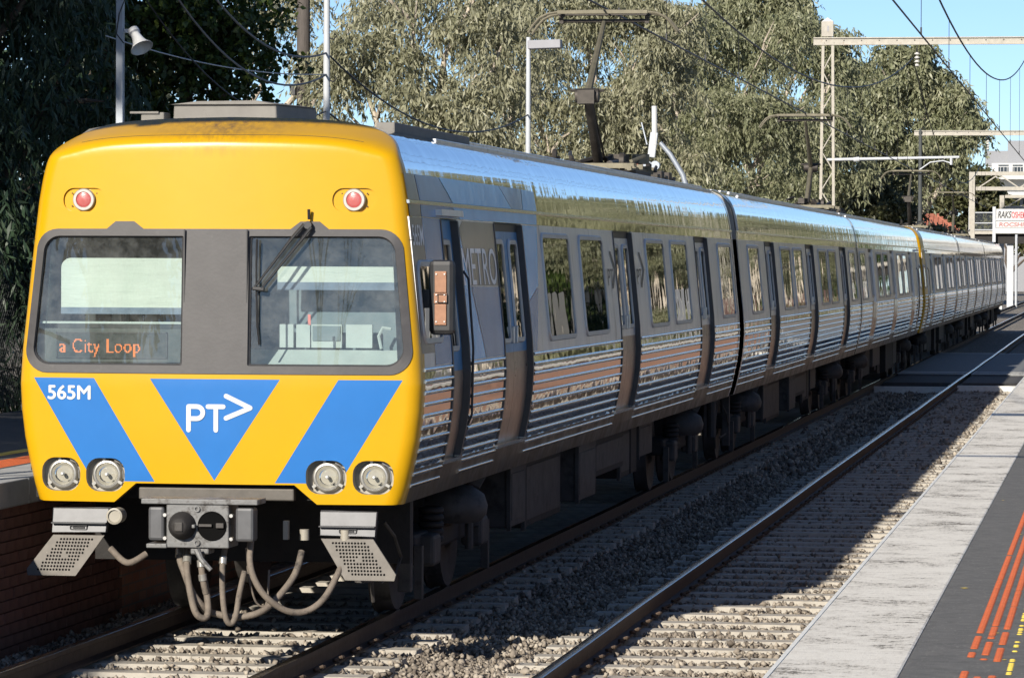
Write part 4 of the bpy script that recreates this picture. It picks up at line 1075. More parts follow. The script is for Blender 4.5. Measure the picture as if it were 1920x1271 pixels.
starts = [0, 23.75, 47.2, 71.3, 94.8, 118.3]
c1, f1 = carriage(starts[0], M_LAY, False, 'leading carriage with yellow and blue cab front facing the camera', True, True)
c2, f2 = carriage(starts[1], T_LAY, False, 'second stainless steel carriage, next behind the leading one', True)
c3, f3 = carriage(starts[2], M_LAY, True, 'third stainless carriage, its far end meeting the yellow edged cab', False)
c4, f4 = carriage(starts[3], M_LAY, False, 'fourth carriage, its near end edged in yellow in mid train', False)
c5, f5 = carriage(starts[4], T_LAY, False, 'fifth stainless carriage, just beyond the mid train yellow edge', False)
c6, f6 = carriage(starts[5], M_LAY, True, 'last and farthest carriage at the tail of the train', False)
build_cab_front(c1); build_cab_interior(c1); coupler_and_front_gear(c1)
def plain_cab(car, rev, bk=.20):
    o = sheet('cab_front', CAB_OUT, [WIN_R, WIN_L], [yellow, blue], car, paints=[(p, 1) for p in STR], back=bk, step=.2)
    g = sheet('windscreen', SUR, [], [glass_side], car, off=.01, step=.3)
    if rev:
        for q in (o, g): q.rotation_euler = (0, 0, math.pi); q.location = (0, LEN, 0)
plain_cab(c3, True); plain_cab(c4, False, 1.5); plain_cab(c6, True)
for c, f in ((c2, f2), (c5, f5)): roof_gear(c, f)

# leading carriage: roof boxes, mirror, vinyl pattern and lettering on the side
ac = MB().add([(-.80, 2.0, 3.60), (.01, 2.0, 3.60), (.10, 3.05, 3.60), (-.80, 3.05, 3.60), (-.79, 2.0, 3.825), (.0, 2.0, 3.825), (.09, 3.05, 3.84), (-.79, 3.05, 3.84)],
              [(0,3,2,1),(4,5,6,7),(0,1,5,4),(1,2,6,5),(2,3,7,6),(3,0,4,7)]).build('roof_unit', roof_grey, c1, bevel=.012)
MB().add([(-.815, 1.97, 3.825), (.015, 1.97, 3.825), (.11, 3.08, 3.84), (-.815, 3.08, 3.84), (-.60, 1.97, 3.85), (-.15, 1.97, 3.855), (-.1, 3.08, 3.865), (-.6, 3.08, 3.86)],
         [(0,3,2,1),(4,5,6,7),(0,1,5,4),(1,2,6,5),(2,3,7,6),(3,0,4,7)]).build('unit_lid', roof_grey, ac, bevel=.004)
MB().box(-1.02, -.84, 1.9, 2.1, 3.68, 3.765).build('roof_bracket', roof_grey, c1, bevel=.01)
MB().box(-1.10, -.88, 1.88, 1.9, 3.755, 3.77).build('roof_bracket', roof_grey, c1)
MB().tube([(-1.22, .9, 3.52), (-1.15, .95, 3.58), (-1.05, 1.0, 3.60)], .03, 7).build('roof_conduit', roof_grey, c1)
MB().box(.90, 1.04, 1.3, 4.6, 3.585, 3.665).build('roof_gutter_box', roof_grey, c1, bevel=.01)
mr = MB().box(1.45, 1.635, .42, .50, 2.13, 2.66).build('mirror', black_plastic, c1, bevel=.035)
MB().box(1.36, 1.47, .45, .50, 2.32, 2.45).build('mirror_arm', black_plastic, mr)
for z0, z1, x0, x1 in ((2.43, 2.58, 1.495, 1.58), (2.352, 2.426, 1.49, 1.585), (2.20, 2.348, 1.495, 1.58)):
    pl_ = MB().box(x0, x1, .408, .421, z0, z1).build('copper_plate', copper, mr, bevel=.003)
for x in (1.508, 1.567):
    for z in (2.56, 2.225, 2.365, 2.415): MB().cyl((x, .41, z), (x, .400, z), .006, 6).build('rivet', bolt_m, mr)
mb = MB()
for a, b in (((1.52, 2.36), (1.585, 2.36)), ((1.52, 2.418), (1.585, 2.418)), ((1.52, 2.36), (1.52, 2.418)), ((1.585, 2.36), (1.585, 2.418))): mb.cyl((a[0], .402, a[1]), (b[0], .402, b[1]), .003, 5)
mb.build('mirror_loop', black_plastic, mr)
ident = lambda y: y
WR = [(wrap_grey, [(.21, 2.0), (.72, 2.0), (.66, 3.05), (.21, 3.05)], 2.968), (wrap_slate, [(.73, 1.91), (1.44, 1.91), (1.44, 2.963), (.68, 2.963)], 0),
      (wrap_sky, [(2.19, 1.91), (2.95, 1.91), (2.52, 2.45), (2.19, 2.90)], 0), (wrap_slate, [(2.98, 1.91), (3.88, 1.91), (3.88, 2.45), (2.56, 2.46)], 0),
      (wrap_grey, [(2.55, 2.47), (3.88, 2.46), (3.88, 2.955), (2.40, 2.955), (2.22, 2.90)], 0),
      (wrap_sky, [(5.36, 2.32), (5.98, 2.45), (6.22, 2.955), (5.36, 2.955)], 0), (wrap_slate, [(5.36, 1.91), (5.62, 1.91), (5.97, 2.44), (5.36, 2.31)], 0)]
for m, poly, _ in WR:
    mb = MB(); poly_on_side(mb, ident, [(y, min(z, 2.962)) for y, z in poly], .003); mb.build('vinyl_wrap', m, c1, smooth=60)
for m, poly in ((wrap_slate, [(.68, 2.968), (2.3, 2.968), (2.0, 3.055), (.68, 3.055)]), (wrap_sky, [(2.33, 2.968), (6.22, 2.968), (6.25, 3.055), (2.03, 3.055)]), (wrap_grey, [(.21, 2.968), (.66, 2.968), (.66, 3.055), (.21, 3.055)]),
                (wrap_grey, [(.21, 3.085), (.66, 3.085), (.62, 3.27), (.21, 3.27)]), (wrap_slate, [(.68, 3.085), (2.05, 3.085), (1.6, 3.27), (.64, 3.27)]), (wrap_sky, [(2.08, 3.085), (4.9, 3.085), (4.4, 3.265), (1.63, 3.27)]),
                (wrap_slate, [(4.92, 3.085), (5.5, 3.085), (5.6, 3.26), (4.42, 3.265)]), (wrap_sky, [(5.52, 3.085), (6.3, 3.085), (6.3, 3.25), (5.62, 3.26)])):
    mb = MB(); poly_on_side(mb, ident, poly, .004); mb.build('vinyl_wrap', m, c1, smooth=60)
def side_text(txt, y0, y1, z0, h, m, off=.006, bold=.003, narrow=None):
    vs, fs = text_mesh(txt, 1.0, bold); x0 = min(v[0] for v in vs); x1 = max(v[0] for v in vs); b0 = min(v[1] for v in vs); b1 = max(v[1] for v in vs)
    mb = MB(); mb.add([(w_at(z0+(v[1]-b0)*h/(b1-b0))+off, y0+(v[0]-x0)*(y1-y0)/(x1-x0), z0+(v[1]-b0)*h/(b1-b0)) for v in vs], fs)
    return mb.build('lettering', m, c1)
side_text('METRO', 2.22, 3.82, 2.47, .285, wrap_pale, bold=.0)
side_text('565M', .235, .66, 2.76, .15, wrap_pale, bold=.006)
for y0 in (10.55, 12.85):
    side_text('PT', y0, y0+.42, 2.43, .16, logo_grey, bold=.0)
    mb = MB()
    for (ya, za), (yb, zb) in (((y0+.30, 2.76), (y0+.60, 2.58)), ((y0+.60, 2.58), (y0+.30, 2.40))):
        mb.add([(w_at(za)+.006, ya-.05, za), (w_at(za)+.006, ya+.06, za), (w_at(zb)+.007, yb+.06, zb), (w_at(zb)+.007, yb-.05, zb)], [(0, 1, 2, 3)])
    mb.build('emblem', logo_grey, c1)
pantograph(c1, 20.3, 1, 5.73)
pantograph(c3, 78.7-D-starts[2], -1, 5.66)
pantograph(c4, 118-D-starts[3], 1, 5.52)
pantograph(c6, 148.3-D-starts[5], -1, 5.42)
# ==================================================================  TREES
def foliage(seed, lobes, n, per=12, ll=.17, lw=.026, blen=.6, hang=1.0, shell=.45, spread=.5, down=1.0, clus=15):
    """leafy branchlets on the skin of uneven lobes -> vertices, quads, tint"""
    rg = np.random.default_rng(seed); L = np.array(lobes, float)
    wgt = L[:, 3]*L[:, 4] + L[:, 4]*L[:, 5] + L[:, 3]*L[:, 5]; ix = rg.choice(len(L), n, p=wgt/wgt.sum())
    nc = int(len(L)*clus); cx = rg.choice(len(L), nc, p=wgt/wgt.sum())
    cd = rg.normal(size=(nc, 3)); cd /= np.linalg.norm(cd, axis=1)[:, None]
    cr = L[cx, 3:6].mean(1)*rg.uniform(.22, .46, nc)
    C = L[cx, :3] + cd*L[cx, 3:6]*rg.uniform(.55, 1.02, nc)[:, None]
    k = rg.choice(nc, n, p=cr**2/(cr**2).sum())
    d = rg.normal(size=(n, 3)); d[:, 2] = np.abs(d[:, 2])*.9 + d[:, 2]*.35; d /= np.linalg.norm(d, axis=1)[:, None]
    P0 = C[k] + d*cr[k][:, None]*(1 - shell*rg.random(n)**1.5)[:, None]*np.array([1.15, 1.15, .8])
    fill = rg.random(n) < .16                      # some foliage deep in the crown
    e = rg.normal(size=(n, 3)); e /= np.linalg.norm(e, axis=1)[:, None]
    P0[fill] = (L[ix, :3] + e*L[ix, 3:6]*(.75*rg.random(n)**.6)[:, None])[fill]
    out = .6*d + .4*cd[k]; out[:, 2] *= .5
    s = (np.arange(per)+.5)/per
    B = blen*rg.uniform(.6, 1.3, n)
    side = rg.normal(0, .25, (n, 3))
    path = (P0[:, None, :] + (out*.45+side)[:, None, :]*(B[:, None]*s[None])[:, :, None]
            + np.array([0, 0, -1.])[None, None]*(hang*B[:, None]*(s**1.6)[None])[:, :, None])
    base = path + rg.normal(0, .05, (n, per, 3))*blen*1.3
    ld = rg.normal(0, spread, (n, per, 3)) + out[:, None]*.30; ld[..., 2] -= down
    ld /= np.linalg.norm(ld, axis=-1)[..., None]
    wd = np.cross(ld, rg.normal(size=(n, per, 3))); wd /= np.linalg.norm(wd, axis=-1)[..., None]+1e-9
    ln = ll*rg.uniform(.6, 1.35, (n, per))[..., None]; wi = lw*rg.uniform(.7, 1.3, (n, per))[..., None]
    bend = rg.normal(0, .12, (n, per, 1))*ln*np.cross(ld, wd)
    V = np.stack([base, base+ld*ln*.42+wd*wi+bend, base+ld*ln, base+ld*ln*.42-wd*wi+bend], 2).reshape(-1, 3)
    F = np.arange(len(V)).reshape(-1, 4)
    t = np.repeat(np.clip(rg.normal(.5, .2, n*per) + np.repeat(rg.normal(0, .12, n), per), 0, 1), 4)
    return V, F, t
def limb_path(a, b, rg, sag=.0, k=6, wob=.12):
    a = Vector(a); b = Vector(b); L = (b-a).length; pts = []
    for i in range(k+1):
        t = i/k; p = a.lerp(b, t); f = math.sin(math.pi*t)*wob*L
        pts.append(p + Vector((rg.uniform(-1, 1)*f*.5, rg.uniform(-1, 1)*f*.5, sag*math.sin(math.pi*t)*L)))
    return pts
def tree(name, label, loc, lobes, n, leaf, bark, seed, group=None, trunk=.28, fork=.35, lean=(0, 0), mesh_from=None, rz=0, scale=1, cat='tree', **kw):
    root = thing(name, label, cat, loc, rz, group); root.scale = (scale,)*3
    if mesh_from:
        for ch in children(mesh_from):
            c = ch.copy(); COL.objects.link(c); c.parent = root
        return root
    rg = random.Random(seed)
    V, F, t = foliage(seed, lobes, n, **kw)
    link_mesh('crown', np_mesh('crown', V, F, t), leaf, root)
    mb = MB(); zt = min(l[2]-l[5]*.3 for l in lobes); zf = max(1.0, zt*fork+.6); base = Vector((0, 0, -.6)); fk = Vector((lean[0], lean[1], zf))
    mb.tube([base, base.lerp(fk, .5)+Vector((rg.uniform(-.1, .1), rg.uniform(-.1, .1), 0)), fk], [trunk*1.3, trunk, trunk*.85], 9)
    for l in lobes:
        tip = Vector((l[0], l[1], l[2]+l[5]*.45)); p = limb_path(fk, tip, rg, .04)
        mb.tube(p, [trunk*(.62-.09*i) if i < 6 else trunk*.05 for i in range(len(p))], 7, False)
        for k in range(3):
            q = p[3+k % 3]; e = Vector((l[0]+rg.uniform(-.8, .8)*l[3], l[1]+rg.uniform(-.8, .8)*l[4], l[2]+rg.uniform(-.5, .8)*l[5]))
            mb.tube(limb_path(q, e, rg, .05, 4), [trunk*.22, trunk*.18, trunk*.13, trunk*.09, trunk*.03], 5, False)
    mb.build('trunk', bark, root, smooth=60)
    return root
def cloud(seed, n, R_, H0, H1, r=(1.0, 1.7), flat=.8):
    rg = random.Random(seed); out = []
    for i in range(n):
        a = rg.uniform(0, 6.283); q = R_*math.sqrt(rg.random()); z = H0 + (H1-H0)*rg.random()
        k = rg.uniform(*r); out.append((q*math.cos(a), q*math.sin(a)*.8, z, k, k*.9, k*flat))
    return out
gk = dict(per=12, ll=.21, lw=.027, blen=.75, hang=1.1, shell=.42)
# thin gum with sky between its branches, then the dense row behind the train
tree('gum_tree', 'thin gum tree with pale limbs and sky showing through, left of the timber pole', (-24.2, 104, -.4),
     [(-2.2, 0, 8.6, 1.0, .9, .8), (-.6, 1, 9.6, 1.1, .9, .8), (1.4, 0, 10.1, 1.2, 1, .8), (2.9, 1, 8.5, .8, .8, .7), (-1.6, 0, 6.3, 1.5, 1.2, .9), (.6, 0, 6.0, 1.3, 1.1, .8), (2.6, -.5, 6.4, 1.2, 1, .9), (4.3, 0, 10.1, 1.1, 1, 1.0), (-3.2, 0, 5.2, 1.8, 1, 1.3)], 3000, leaf_gum, bark_pale, 11, 'sunlit gum trees behind the train', trunk=.26, fork=.55, **gk)
tree('gum_tree', 'dense olive gum tree between the two lamp posts', (-18.4, 98, -.4),
     [(-.8, 0, 8.2, 1.5, 1.4, 1.1), (.6, .4, 9.9, 1.6, 1.4, 1.1), (-2.0, .5, 5.6, 1.9, 1.5, 1.3), (1.5, -.6, 6.5, 1.9, 1.5, 1.3), (2.9, 0, 8.4, 1.5, 1.3, 1.2), (.2, -1, 4.6, 2.2, 1.6, 1.2), (3.2, -.5, 5.0, 1.6, 1.3, 1.2), (2.2, .6, 10.6, 1.2, 1.2, .9)], 4700, leaf_gum, bark_pale, 12, 'sunlit gum trees behind the train', **gk)
tree('gum_tree', 'tall drooping gum tree behind the first pantograph', (-16.8, 116, -.4),
     [(-.8, 0, 8.9, 1.8, 1.5, 1.3), (1.2, .3, 10.7, 1.9, 1.5, 1.2), (-.2, -.8, 6.4, 2.0, 1.5, 1.3), (2.2, -.8, 7.8, 1.8, 1.4, 1.3), (3.5, 0, 9.8, 1.5, 1.4, 1.2), (3.3, -.3, 5.6, 1.7, 1.4, 1.3), (-2.4, .2, 10.8, 1.4, 1.3, 1.0)], 4700, leaf_gum, bark_pale, 13, 'sunlit gum trees behind the train', **gk)
tree('gum_tree', 'broad gum tree between the first pantograph and the lattice mast', (-15.2, 138, -.4),
     [(-2.2, 0, 8.4, 2.0, 1.6, 1.4), (-.2, -.6, 11.0, 2.1, 1.6, 1.4), (1.6, -.8, 8.2, 2.1, 1.6, 1.4), (-.8, -1, 5.8, 2.2, 1.6, 1.4), (2.6, -.8, 5.6, 1.9, 1.5, 1.3), (3.0, 0, 10.9, 1.6, 1.5, 1.2), (-2.9, 0, 11.8, 1.7, 1.5, 1.2), (3.9, -.2, 7.7, 1.3, 1.2, 1.2)], 5200, leaf_gum2, bark_pale, 14, 'sunlit gum trees behind the train', **gk)
tree('gum_tree', 'tall gum tree with crown meeting the sky above the lattice mast', (-18.0, 200, -.4),
     [(-3.5, 0, 13.6, 3.0, 2.2, 2.0), (-.5, 0, 16.3, 2.9, 2.2, 1.9), (1.6, -.4, 14.2, 2.4, 2, 1.7), (3.6, .2, 13.6, 1.9, 1.7, 1.3), (-1.5, -1, 10.2, 3.0, 2.2, 1.9), (2.2, -1, 10.6, 2.5, 2, 1.8), (-4.5, 0, 9.3, 2.6, 2, 2.0), (1.2, -.8, 7.3, 2.6, 2, 1.6), (3.8, 0, 8.2, 1.8, 1.8, 1.5)], 5200, leaf_gum2, bark_pale, 15, 'sunlit gum trees behind the train', trunk=.4, per=13, ll=.32, lw=.045, blen=1.1, hang=1.1, shell=.5)
tree('gum_tree', 'round crowned green gum tree right of the lattice mast against the sky', (-16.6, 300, -.4),
     [(-3.2, 0, 17.2, 3.0, 2.5, 2.0), (-.2, 0, 18.2, 3.2, 2.5, 2.0), (2.4, 0, 16.4, 2.7, 2.2, 2.0), (4.2, -.4, 13.6, 2.0, 1.9, 1.9), (4.7, -.3, 15.3, 1.7, 1.6, 1.6), (5.6, -.4, 13.4, 1.3, 1.3, 1.3), (-2.2, -1, 13.2, 3.2, 2.4, 2.2), (1.4, -1, 12.8, 3.0, 2.2, 2.2), (-4.6, 0, 13.8, 2.4, 2, 2.2), (3.2, -.6, 11.4, 1.9, 1.8, 1.3), (-.8, -1, 10.0, 3.0, 2.2, 1.6)], 5200, leaf_gum2, bark_pale, 16, 'sunlit gum trees behind the train', trunk=.5, per=13, ll=.46, lw=.075, blen=1.5, hang=.9, shell=.5)
sh = dict(per=10, ll=.30, lw=.07, blen=.8, hang=.5, shell=.5, spread=.8, down=.6)
tree('shrub', 'dark leafy shrub mass below the mast and behind the second pantograph', (-15.5, 215, -.4), [(-3, 0, 6.2, 2.4, 1.8, 1.9), (0, 0, 6.8, 2.4, 1.8, 2.0), (2.4, .5, 6.4, 2.0, 1.6, 1.9), (4.3, .5, 5.0, 1.6, 1.5, 1.6), (-1.2, 0, 4.4, 2.4, 1.8, 1.4), (2.4, 0, 3.9, 2.0, 1.6, 1.4)], 2600, leaf_shrub, bark_dark, 17, 'shrubs beyond the train', cat='shrub', **sh)
tree('shrub', 'dark shrub mass right of the round gum, above the red roofed house', (-15.6, 400, -.4), [(-3, 0, 11, 3.2, 2.5, 2.8), (.5, 0, 10.5, 2.8, 2.5, 2.6), (3.2, .5, 8.8, 2.2, 2, 2.4), (-5.5, 0, 9.0, 3.0, 2, 3.0), (1.8, 0, 6.5, 3, 2, 2.4), (-1.5, 0, 6.3, 3, 2, 2.4)], 2400, leaf_shrub, bark_dark, 18, 'shrubs beyond the train', cat='shrub', per=10, ll=.55, lw=.14, blen=1.2, hang=.4, spread=.9, down=.5)
tree('shrub', 'pale green shrub in front of the red roofed house', (-13.6, 305, -.4), [(-1.0, 0, 5.0, 1.5, 1.3, 1.3), (.9, 0, 4.6, 1.3, 1.2, 1.1), (-2.4, 0, 4.3, 1.2, 1.2, 1.2)], 900, leaf_gum2, bark_dark, 19, 'shrubs beyond the train', cat='shrub', per=10, ll=.36, lw=.07, blen=.8, hang=.4, spread=.9, down=.5)
far_t = tree('gum_tree', 'distant low tree right of the far gantry under the white building', (-12.2, 440, -.4), [(-2.2, 0, 8.8, 2.4, 2, 2.0), (.6, 0, 7.8, 2.4, 2, 2.0), (3.0, 0, 6.4, 2.0, 2, 1.8), (5, 0, 5.0, 2.2, 2, 1.8)], 1500, leaf_shrub, bark_dark, 20, 'shrubs beyond the train', per=10, ll=.6, lw=.15, blen=1.2, hang=.4, spread=.9, down=.5)

# dark foliage on the left, shaded by gums added outside the frame
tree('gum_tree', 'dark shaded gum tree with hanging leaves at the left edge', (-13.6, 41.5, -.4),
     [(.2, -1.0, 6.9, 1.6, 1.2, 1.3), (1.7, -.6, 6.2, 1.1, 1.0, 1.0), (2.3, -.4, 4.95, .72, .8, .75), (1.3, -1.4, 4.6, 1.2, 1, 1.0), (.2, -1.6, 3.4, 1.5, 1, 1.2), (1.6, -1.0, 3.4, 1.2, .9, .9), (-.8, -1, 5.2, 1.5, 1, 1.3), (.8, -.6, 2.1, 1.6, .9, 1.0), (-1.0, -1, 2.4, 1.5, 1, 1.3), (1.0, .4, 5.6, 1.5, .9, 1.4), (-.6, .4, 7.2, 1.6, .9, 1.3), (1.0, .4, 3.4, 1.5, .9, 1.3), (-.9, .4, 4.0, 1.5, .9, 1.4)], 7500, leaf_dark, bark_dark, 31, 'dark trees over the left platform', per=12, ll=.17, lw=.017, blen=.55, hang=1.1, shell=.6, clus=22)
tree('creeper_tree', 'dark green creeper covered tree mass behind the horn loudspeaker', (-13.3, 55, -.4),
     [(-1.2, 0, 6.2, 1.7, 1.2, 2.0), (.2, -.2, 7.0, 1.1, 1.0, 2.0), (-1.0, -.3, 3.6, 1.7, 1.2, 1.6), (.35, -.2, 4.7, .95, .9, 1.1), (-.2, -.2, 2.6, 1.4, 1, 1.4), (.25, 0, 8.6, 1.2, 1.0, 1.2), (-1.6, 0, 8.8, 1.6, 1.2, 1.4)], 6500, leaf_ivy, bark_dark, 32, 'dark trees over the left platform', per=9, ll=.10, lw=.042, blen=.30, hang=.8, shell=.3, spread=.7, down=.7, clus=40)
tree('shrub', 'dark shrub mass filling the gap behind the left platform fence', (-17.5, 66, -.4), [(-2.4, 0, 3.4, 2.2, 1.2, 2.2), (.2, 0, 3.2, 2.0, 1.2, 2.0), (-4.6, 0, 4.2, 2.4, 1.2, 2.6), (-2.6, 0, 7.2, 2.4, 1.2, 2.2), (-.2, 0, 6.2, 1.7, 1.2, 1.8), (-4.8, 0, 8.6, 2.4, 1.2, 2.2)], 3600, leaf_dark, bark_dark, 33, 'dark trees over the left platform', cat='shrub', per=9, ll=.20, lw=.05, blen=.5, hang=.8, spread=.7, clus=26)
# standing outside the frame: gums added to shade the left platform, and the trees the polished side reflects
SHD = tree('gum_tree', 'unseen leafy gum tree added to shade the left platform', (-20.5, 24, -.4), cloud(41, 16, 3.6, 5.5, 14.5, (1.6, 2.4)), 3800, leaf_gum2, bark_pale, 41, 'unseen gum trees added for shade', per=9, ll=.30, lw=.07, blen=.7)
for k_, (x_, y_, s_, q_) in enumerate(((-14.9, 21.5, .85, .4), (-17.6, 40.5, .9, 2.7), (-18.0, 49, .85, 5.0))):
    tree('gum_tree', 'unseen leafy gum tree added to shade the left platform', (x_, y_, -.4), None, 0, None, None, 0, 'unseen gum trees added for shade', mesh_from=SHD, rz=q_, scale=s_)
tree('wattle_tree', 'low round tree overhanging the near end of the left platform', (-13.65, 11.6, -.4), cloud(43, 9, 1.5, 4.4, 7.6, (.8, 1.15)), 1500, leaf_gum2, bark_dark, 43, per=9, ll=.22, lw=.05, blen=.5)
tree('gum_tree', 'unseen leafy gum tree added to shade the left platform', (-18.6, 33, -.4), None, 0, None, None, 0, 'unseen gum trees added for shade', mesh_from=SHD, rz=1.9, scale=.82)
tree('gum_tree', 'unseen leafy gum tree added to shade the left platform', (-24.5, 14, -.4), None, 0, None, None, 0, 'unseen gum trees added for shade', mesh_from=SHD, rz=3.4, scale=1.05)
RT = tree('gum_tree', 'green gum tree standing beyond the right platform', (9.0, 66, -.4), cloud(51, 15, 3.2, 7.6, 13.0, (1.3, 2.0)), 2600, leaf_gum2, bark_white, 51, 'gum trees beyond the right platform', per=8, ll=.34, lw=.08, blen=.7, trunk=.3, fork=.5)
RS = tree('shrub', 'low green shrub along the right platform fence', (8.2, 88, -.4), [(0, 0, 2.0, 1.4, 1.4, 1.3), (1.2, .8, 1.6, 1.1, 1.1, 1.0), (-1, .6, 1.7, 1.1, 1.2, 1.0)], 700, leaf_gum2, bark_dark, 53, 'shrubs along the right platform fence', cat='shrub', per=8, ll=.3, lw=.08, blen=.4, hang=.4, spread=.8)
RT2 = tree('gum_tree', 'dark green broad leaved tree standing beyond the right platform', (15.5, 62, -.4), cloud(57, 16, 3.6, 1.6, 10.0, (1.5, 2.2)), 1800, leaf_ivy, bark_dark, 57, 'dark trees beyond the right platform', per=8, ll=.36, lw=.13, blen=.6, trunk=.3)
rr = random.Random(6)
for k in range(24):
    y = 80 + k*14 + rr.uniform(-3, 3)
    tree('gum_tree', 'green gum tree standing beyond the right platform', (rr.uniform(7.5, 13) + k*.5, y, -.4), None, 0, None, None, 0, 'gum trees beyond the right platform', mesh_from=RT, rz=rr.uniform(0, 6.28), scale=rr.uniform(.75, 1.25))
for k in range(16):
    y = 92 + k*17; x = 6.6 + k*.6
    tree('shrub', 'low green shrub along the right platform fence', (x+rr.uniform(-1, 2.5), y+rr.uniform(-5, 5), -.4), None, 0, None, None, 0, 'shrubs along the right platform fence', mesh_from=RS, rz=rr.uniform(0, 6.28), scale=rr.uniform(.7, 1.3), cat='shrub') if k else None
for k in range(26):
    tree('gum_tree', 'dark green broad leaved tree standing beyond the right platform', (16+k*.55+rr.uniform(-2, 2), 70+k*13+rr.uniform(-3, 3), -.4), None, 0, None, None, 0, 'dark trees beyond the right platform', mesh_from=RT2, rz=rr.uniform(0, 6.28), scale=rr.uniform(.9, 1.35))
fc = thing('reflected_panels', 'unseen fence and wall panels added for the window reflections', 'fence', (6.2, 0, -.4))  # unseen panels added to brighten and vary the side window reflections
for k in range(14):
    y0 = 70 + k*22
    MB().box(.45*k, .45*k+.06, y0, y0+rr.choice([4, 7, 12]), 1.2, rr.uniform(2.8, 4.6)).build('reflected_panel', rr.choice([bldg_white, mast_cream, brick_m, bldg_white]), fc)
for k in range(16):
    tree('gum_tree', 'dark green broad leaved tree standing beyond the right platform', (24+k*2.2+rr.uniform(-3, 3), 420+k*32+rr.uniform(-6, 6), -.4), None, 0, None, None, 0, 'dark trees beyond the right platform', mesh_from=RT2, rz=rr.uniform(0, 6.28), scale=rr.uniform(1.8, 2.4))
# bare tree behind the camera, seen in the windscreen
bt = thing('bare_tree', 'bare branched tree standing behind the viewer', 'tree', (-9.3, -24, -.4))
mb = MB(); rg = random.Random(77)
def grow_branch(a, d, L, r, depth):
    b = a + d*L; p = limb_path(a, b, rg, .02, 4, .10); mb.tube(p, [r*(1-.11*i) for i in range(5)], 6, False)
    if depth:
        for k in range(3 if depth > 1 else 2):
            nd = (d + Vector((rg.uniform(-.8, .8), rg.uniform(-.6, .6), rg.uniform(-.1, .6)))).normalized()
            grow_branch(p[-1 - k % 2], nd, L*rg.uniform(.55, .8), r*.52, depth-1)
grow_branch(Vector((0, 0, 0)), Vector((.05, 0, 1)), 4.6, .22, 4)
mb.build('trunk', bark_dark, bt, smooth=60)

# ==================================================================  LEFT PLATFORM FURNITURE
def lamp_post(label, x, y, head=True):
    t = thing('lamp_post', label, 'lamp post', (x, y, PZ0), group='lamp posts along the left platform')
    MB().tube([(0, 0, 0), (0, 0, 3.2), (0, 0, 5.55)], [.055, .046, .040], 12).build('pole', post_white, t, smooth=50)
    MB().cyl((0, 0, 0), (0, 0, .03), .14, 14).build('base_plate', galv, t)
    MB().obox((.30, -.05, 5.42), (.58, .26, .15), (0, -.03, 0)).build('lamp_head', lamp_grey, t, bevel=.012)
    MB().box(.0, .05, -.03, .03, 5.36, 5.46).build('bracket', galv, t)
    for z in (2.2, 3.4, 4.0, 4.55): MB().tube([(.05, -.02, z-.03), (.10, -.03, z-.05), (.14, -.03, z), (.11, -.03, z+.03)], .010, 5).build('cable_hook', wire_m, t)
    return t
lamp_post('pale lamp post nearest the dark timber pole', -10.25, 49.8)
lamp_post('pale lamp post with grey box lamp left of the first pantograph', -10.25, 67.3)
# tilting post by the pantograph: a bent pipe with a white tube hinged on it
t = thing('hinged_post', 'bent grey post with white hinged tube and red tag right of the first pantograph', 'post', (-10.25, 84.5, PZ0))
MB().tube([(.95, 0, 0), (.95, 0, 2.6), (.93, 0, 3.1), (.80, 0, 3.55), (.52, 0, 4.0), (.30, 0, 4.25)], [.075, .07, .066, .06, .055, .05], 10).build('bent_pipe', galv, t, smooth=50)
MB().tube([(.18, 0, 4.2), (.17, 0, 5.05)], .062, 12).build('white_tube', white_paint, t, smooth=50)
MB().obox((.14, 0, 4.2), (.17, .10, .55), (0, .12, 0)).build('bracket', post_white, t, bevel=.02)
for dx in (.03, .2): MB().cyl((dx, -.10, 3.75), (dx, .10, 3.75), .10, 14).build('pulley', galv, t, smooth=40)
MB().obox((-.05, 0, 4.45), (.025, .02, .5), (0, -.25, 0)).build('stay', galv, t)
MB().obox((-.20, -.02, 3.78), (.26, .02, .12), (0, .05, 0)).build('red_tag', red_tag, t)
# horn loudspeaker and its square post
t = thing('speaker_post', 'square blue grey post in front of the dark creeper', 'post', (-10.25, 39.2, PZ0))
MB().box(-.038, .038, -.038, .038, 0, 7).build('post', galv, t, bevel=.006)
MB().box(-.04, .16, -.01, .01, 3.96, 4.0).build('arm', galv, t)
MB().cyl((.085, -.05, 4.48), (.085, -.05, 4.56), .030, 10).build('camera_pod', white_paint, t, smooth=40)
MB().tube([(.05, -.045, 4.46), (.06, -.05, 4.3), (.0, -.05, 4.15), (-.03, -.045, 3.95), (.05, -.045, 3.85)], .006, 5).build('cable', wire_m, t)
t = thing('horn_loudspeaker', 'white horn loudspeaker fixed to the square post', 'loudspeaker', (-10.08, 39.15, PZ0+3.93))
ax = Vector((.45, -.35, -.75)).normalized()
mb = MB(); mb.lathe((0, 0, .02), ax, [(0, -.06), (.052, -.06), (.058, -.03), (.058, .0), (.046, .012), (.05, .04), (.065, .10), (.088, .15), (.118, .185), (.122, .192), (.112, .192), (.07, .13), (.03, .06)], 24)
mb.build('horn', white_paint, t, smooth=45)
mb = MB(); mb.lathe((0, 0, .02), ax, [(.0595, -.012), (.0595, .004)], 20); mb.build('band', lamp_grey, t)
MB().tube([(-.06, .0, .05), (-.03, .0, -.02), (.0, 0, -.03)], .010, 6).build('bracket', galv, t)
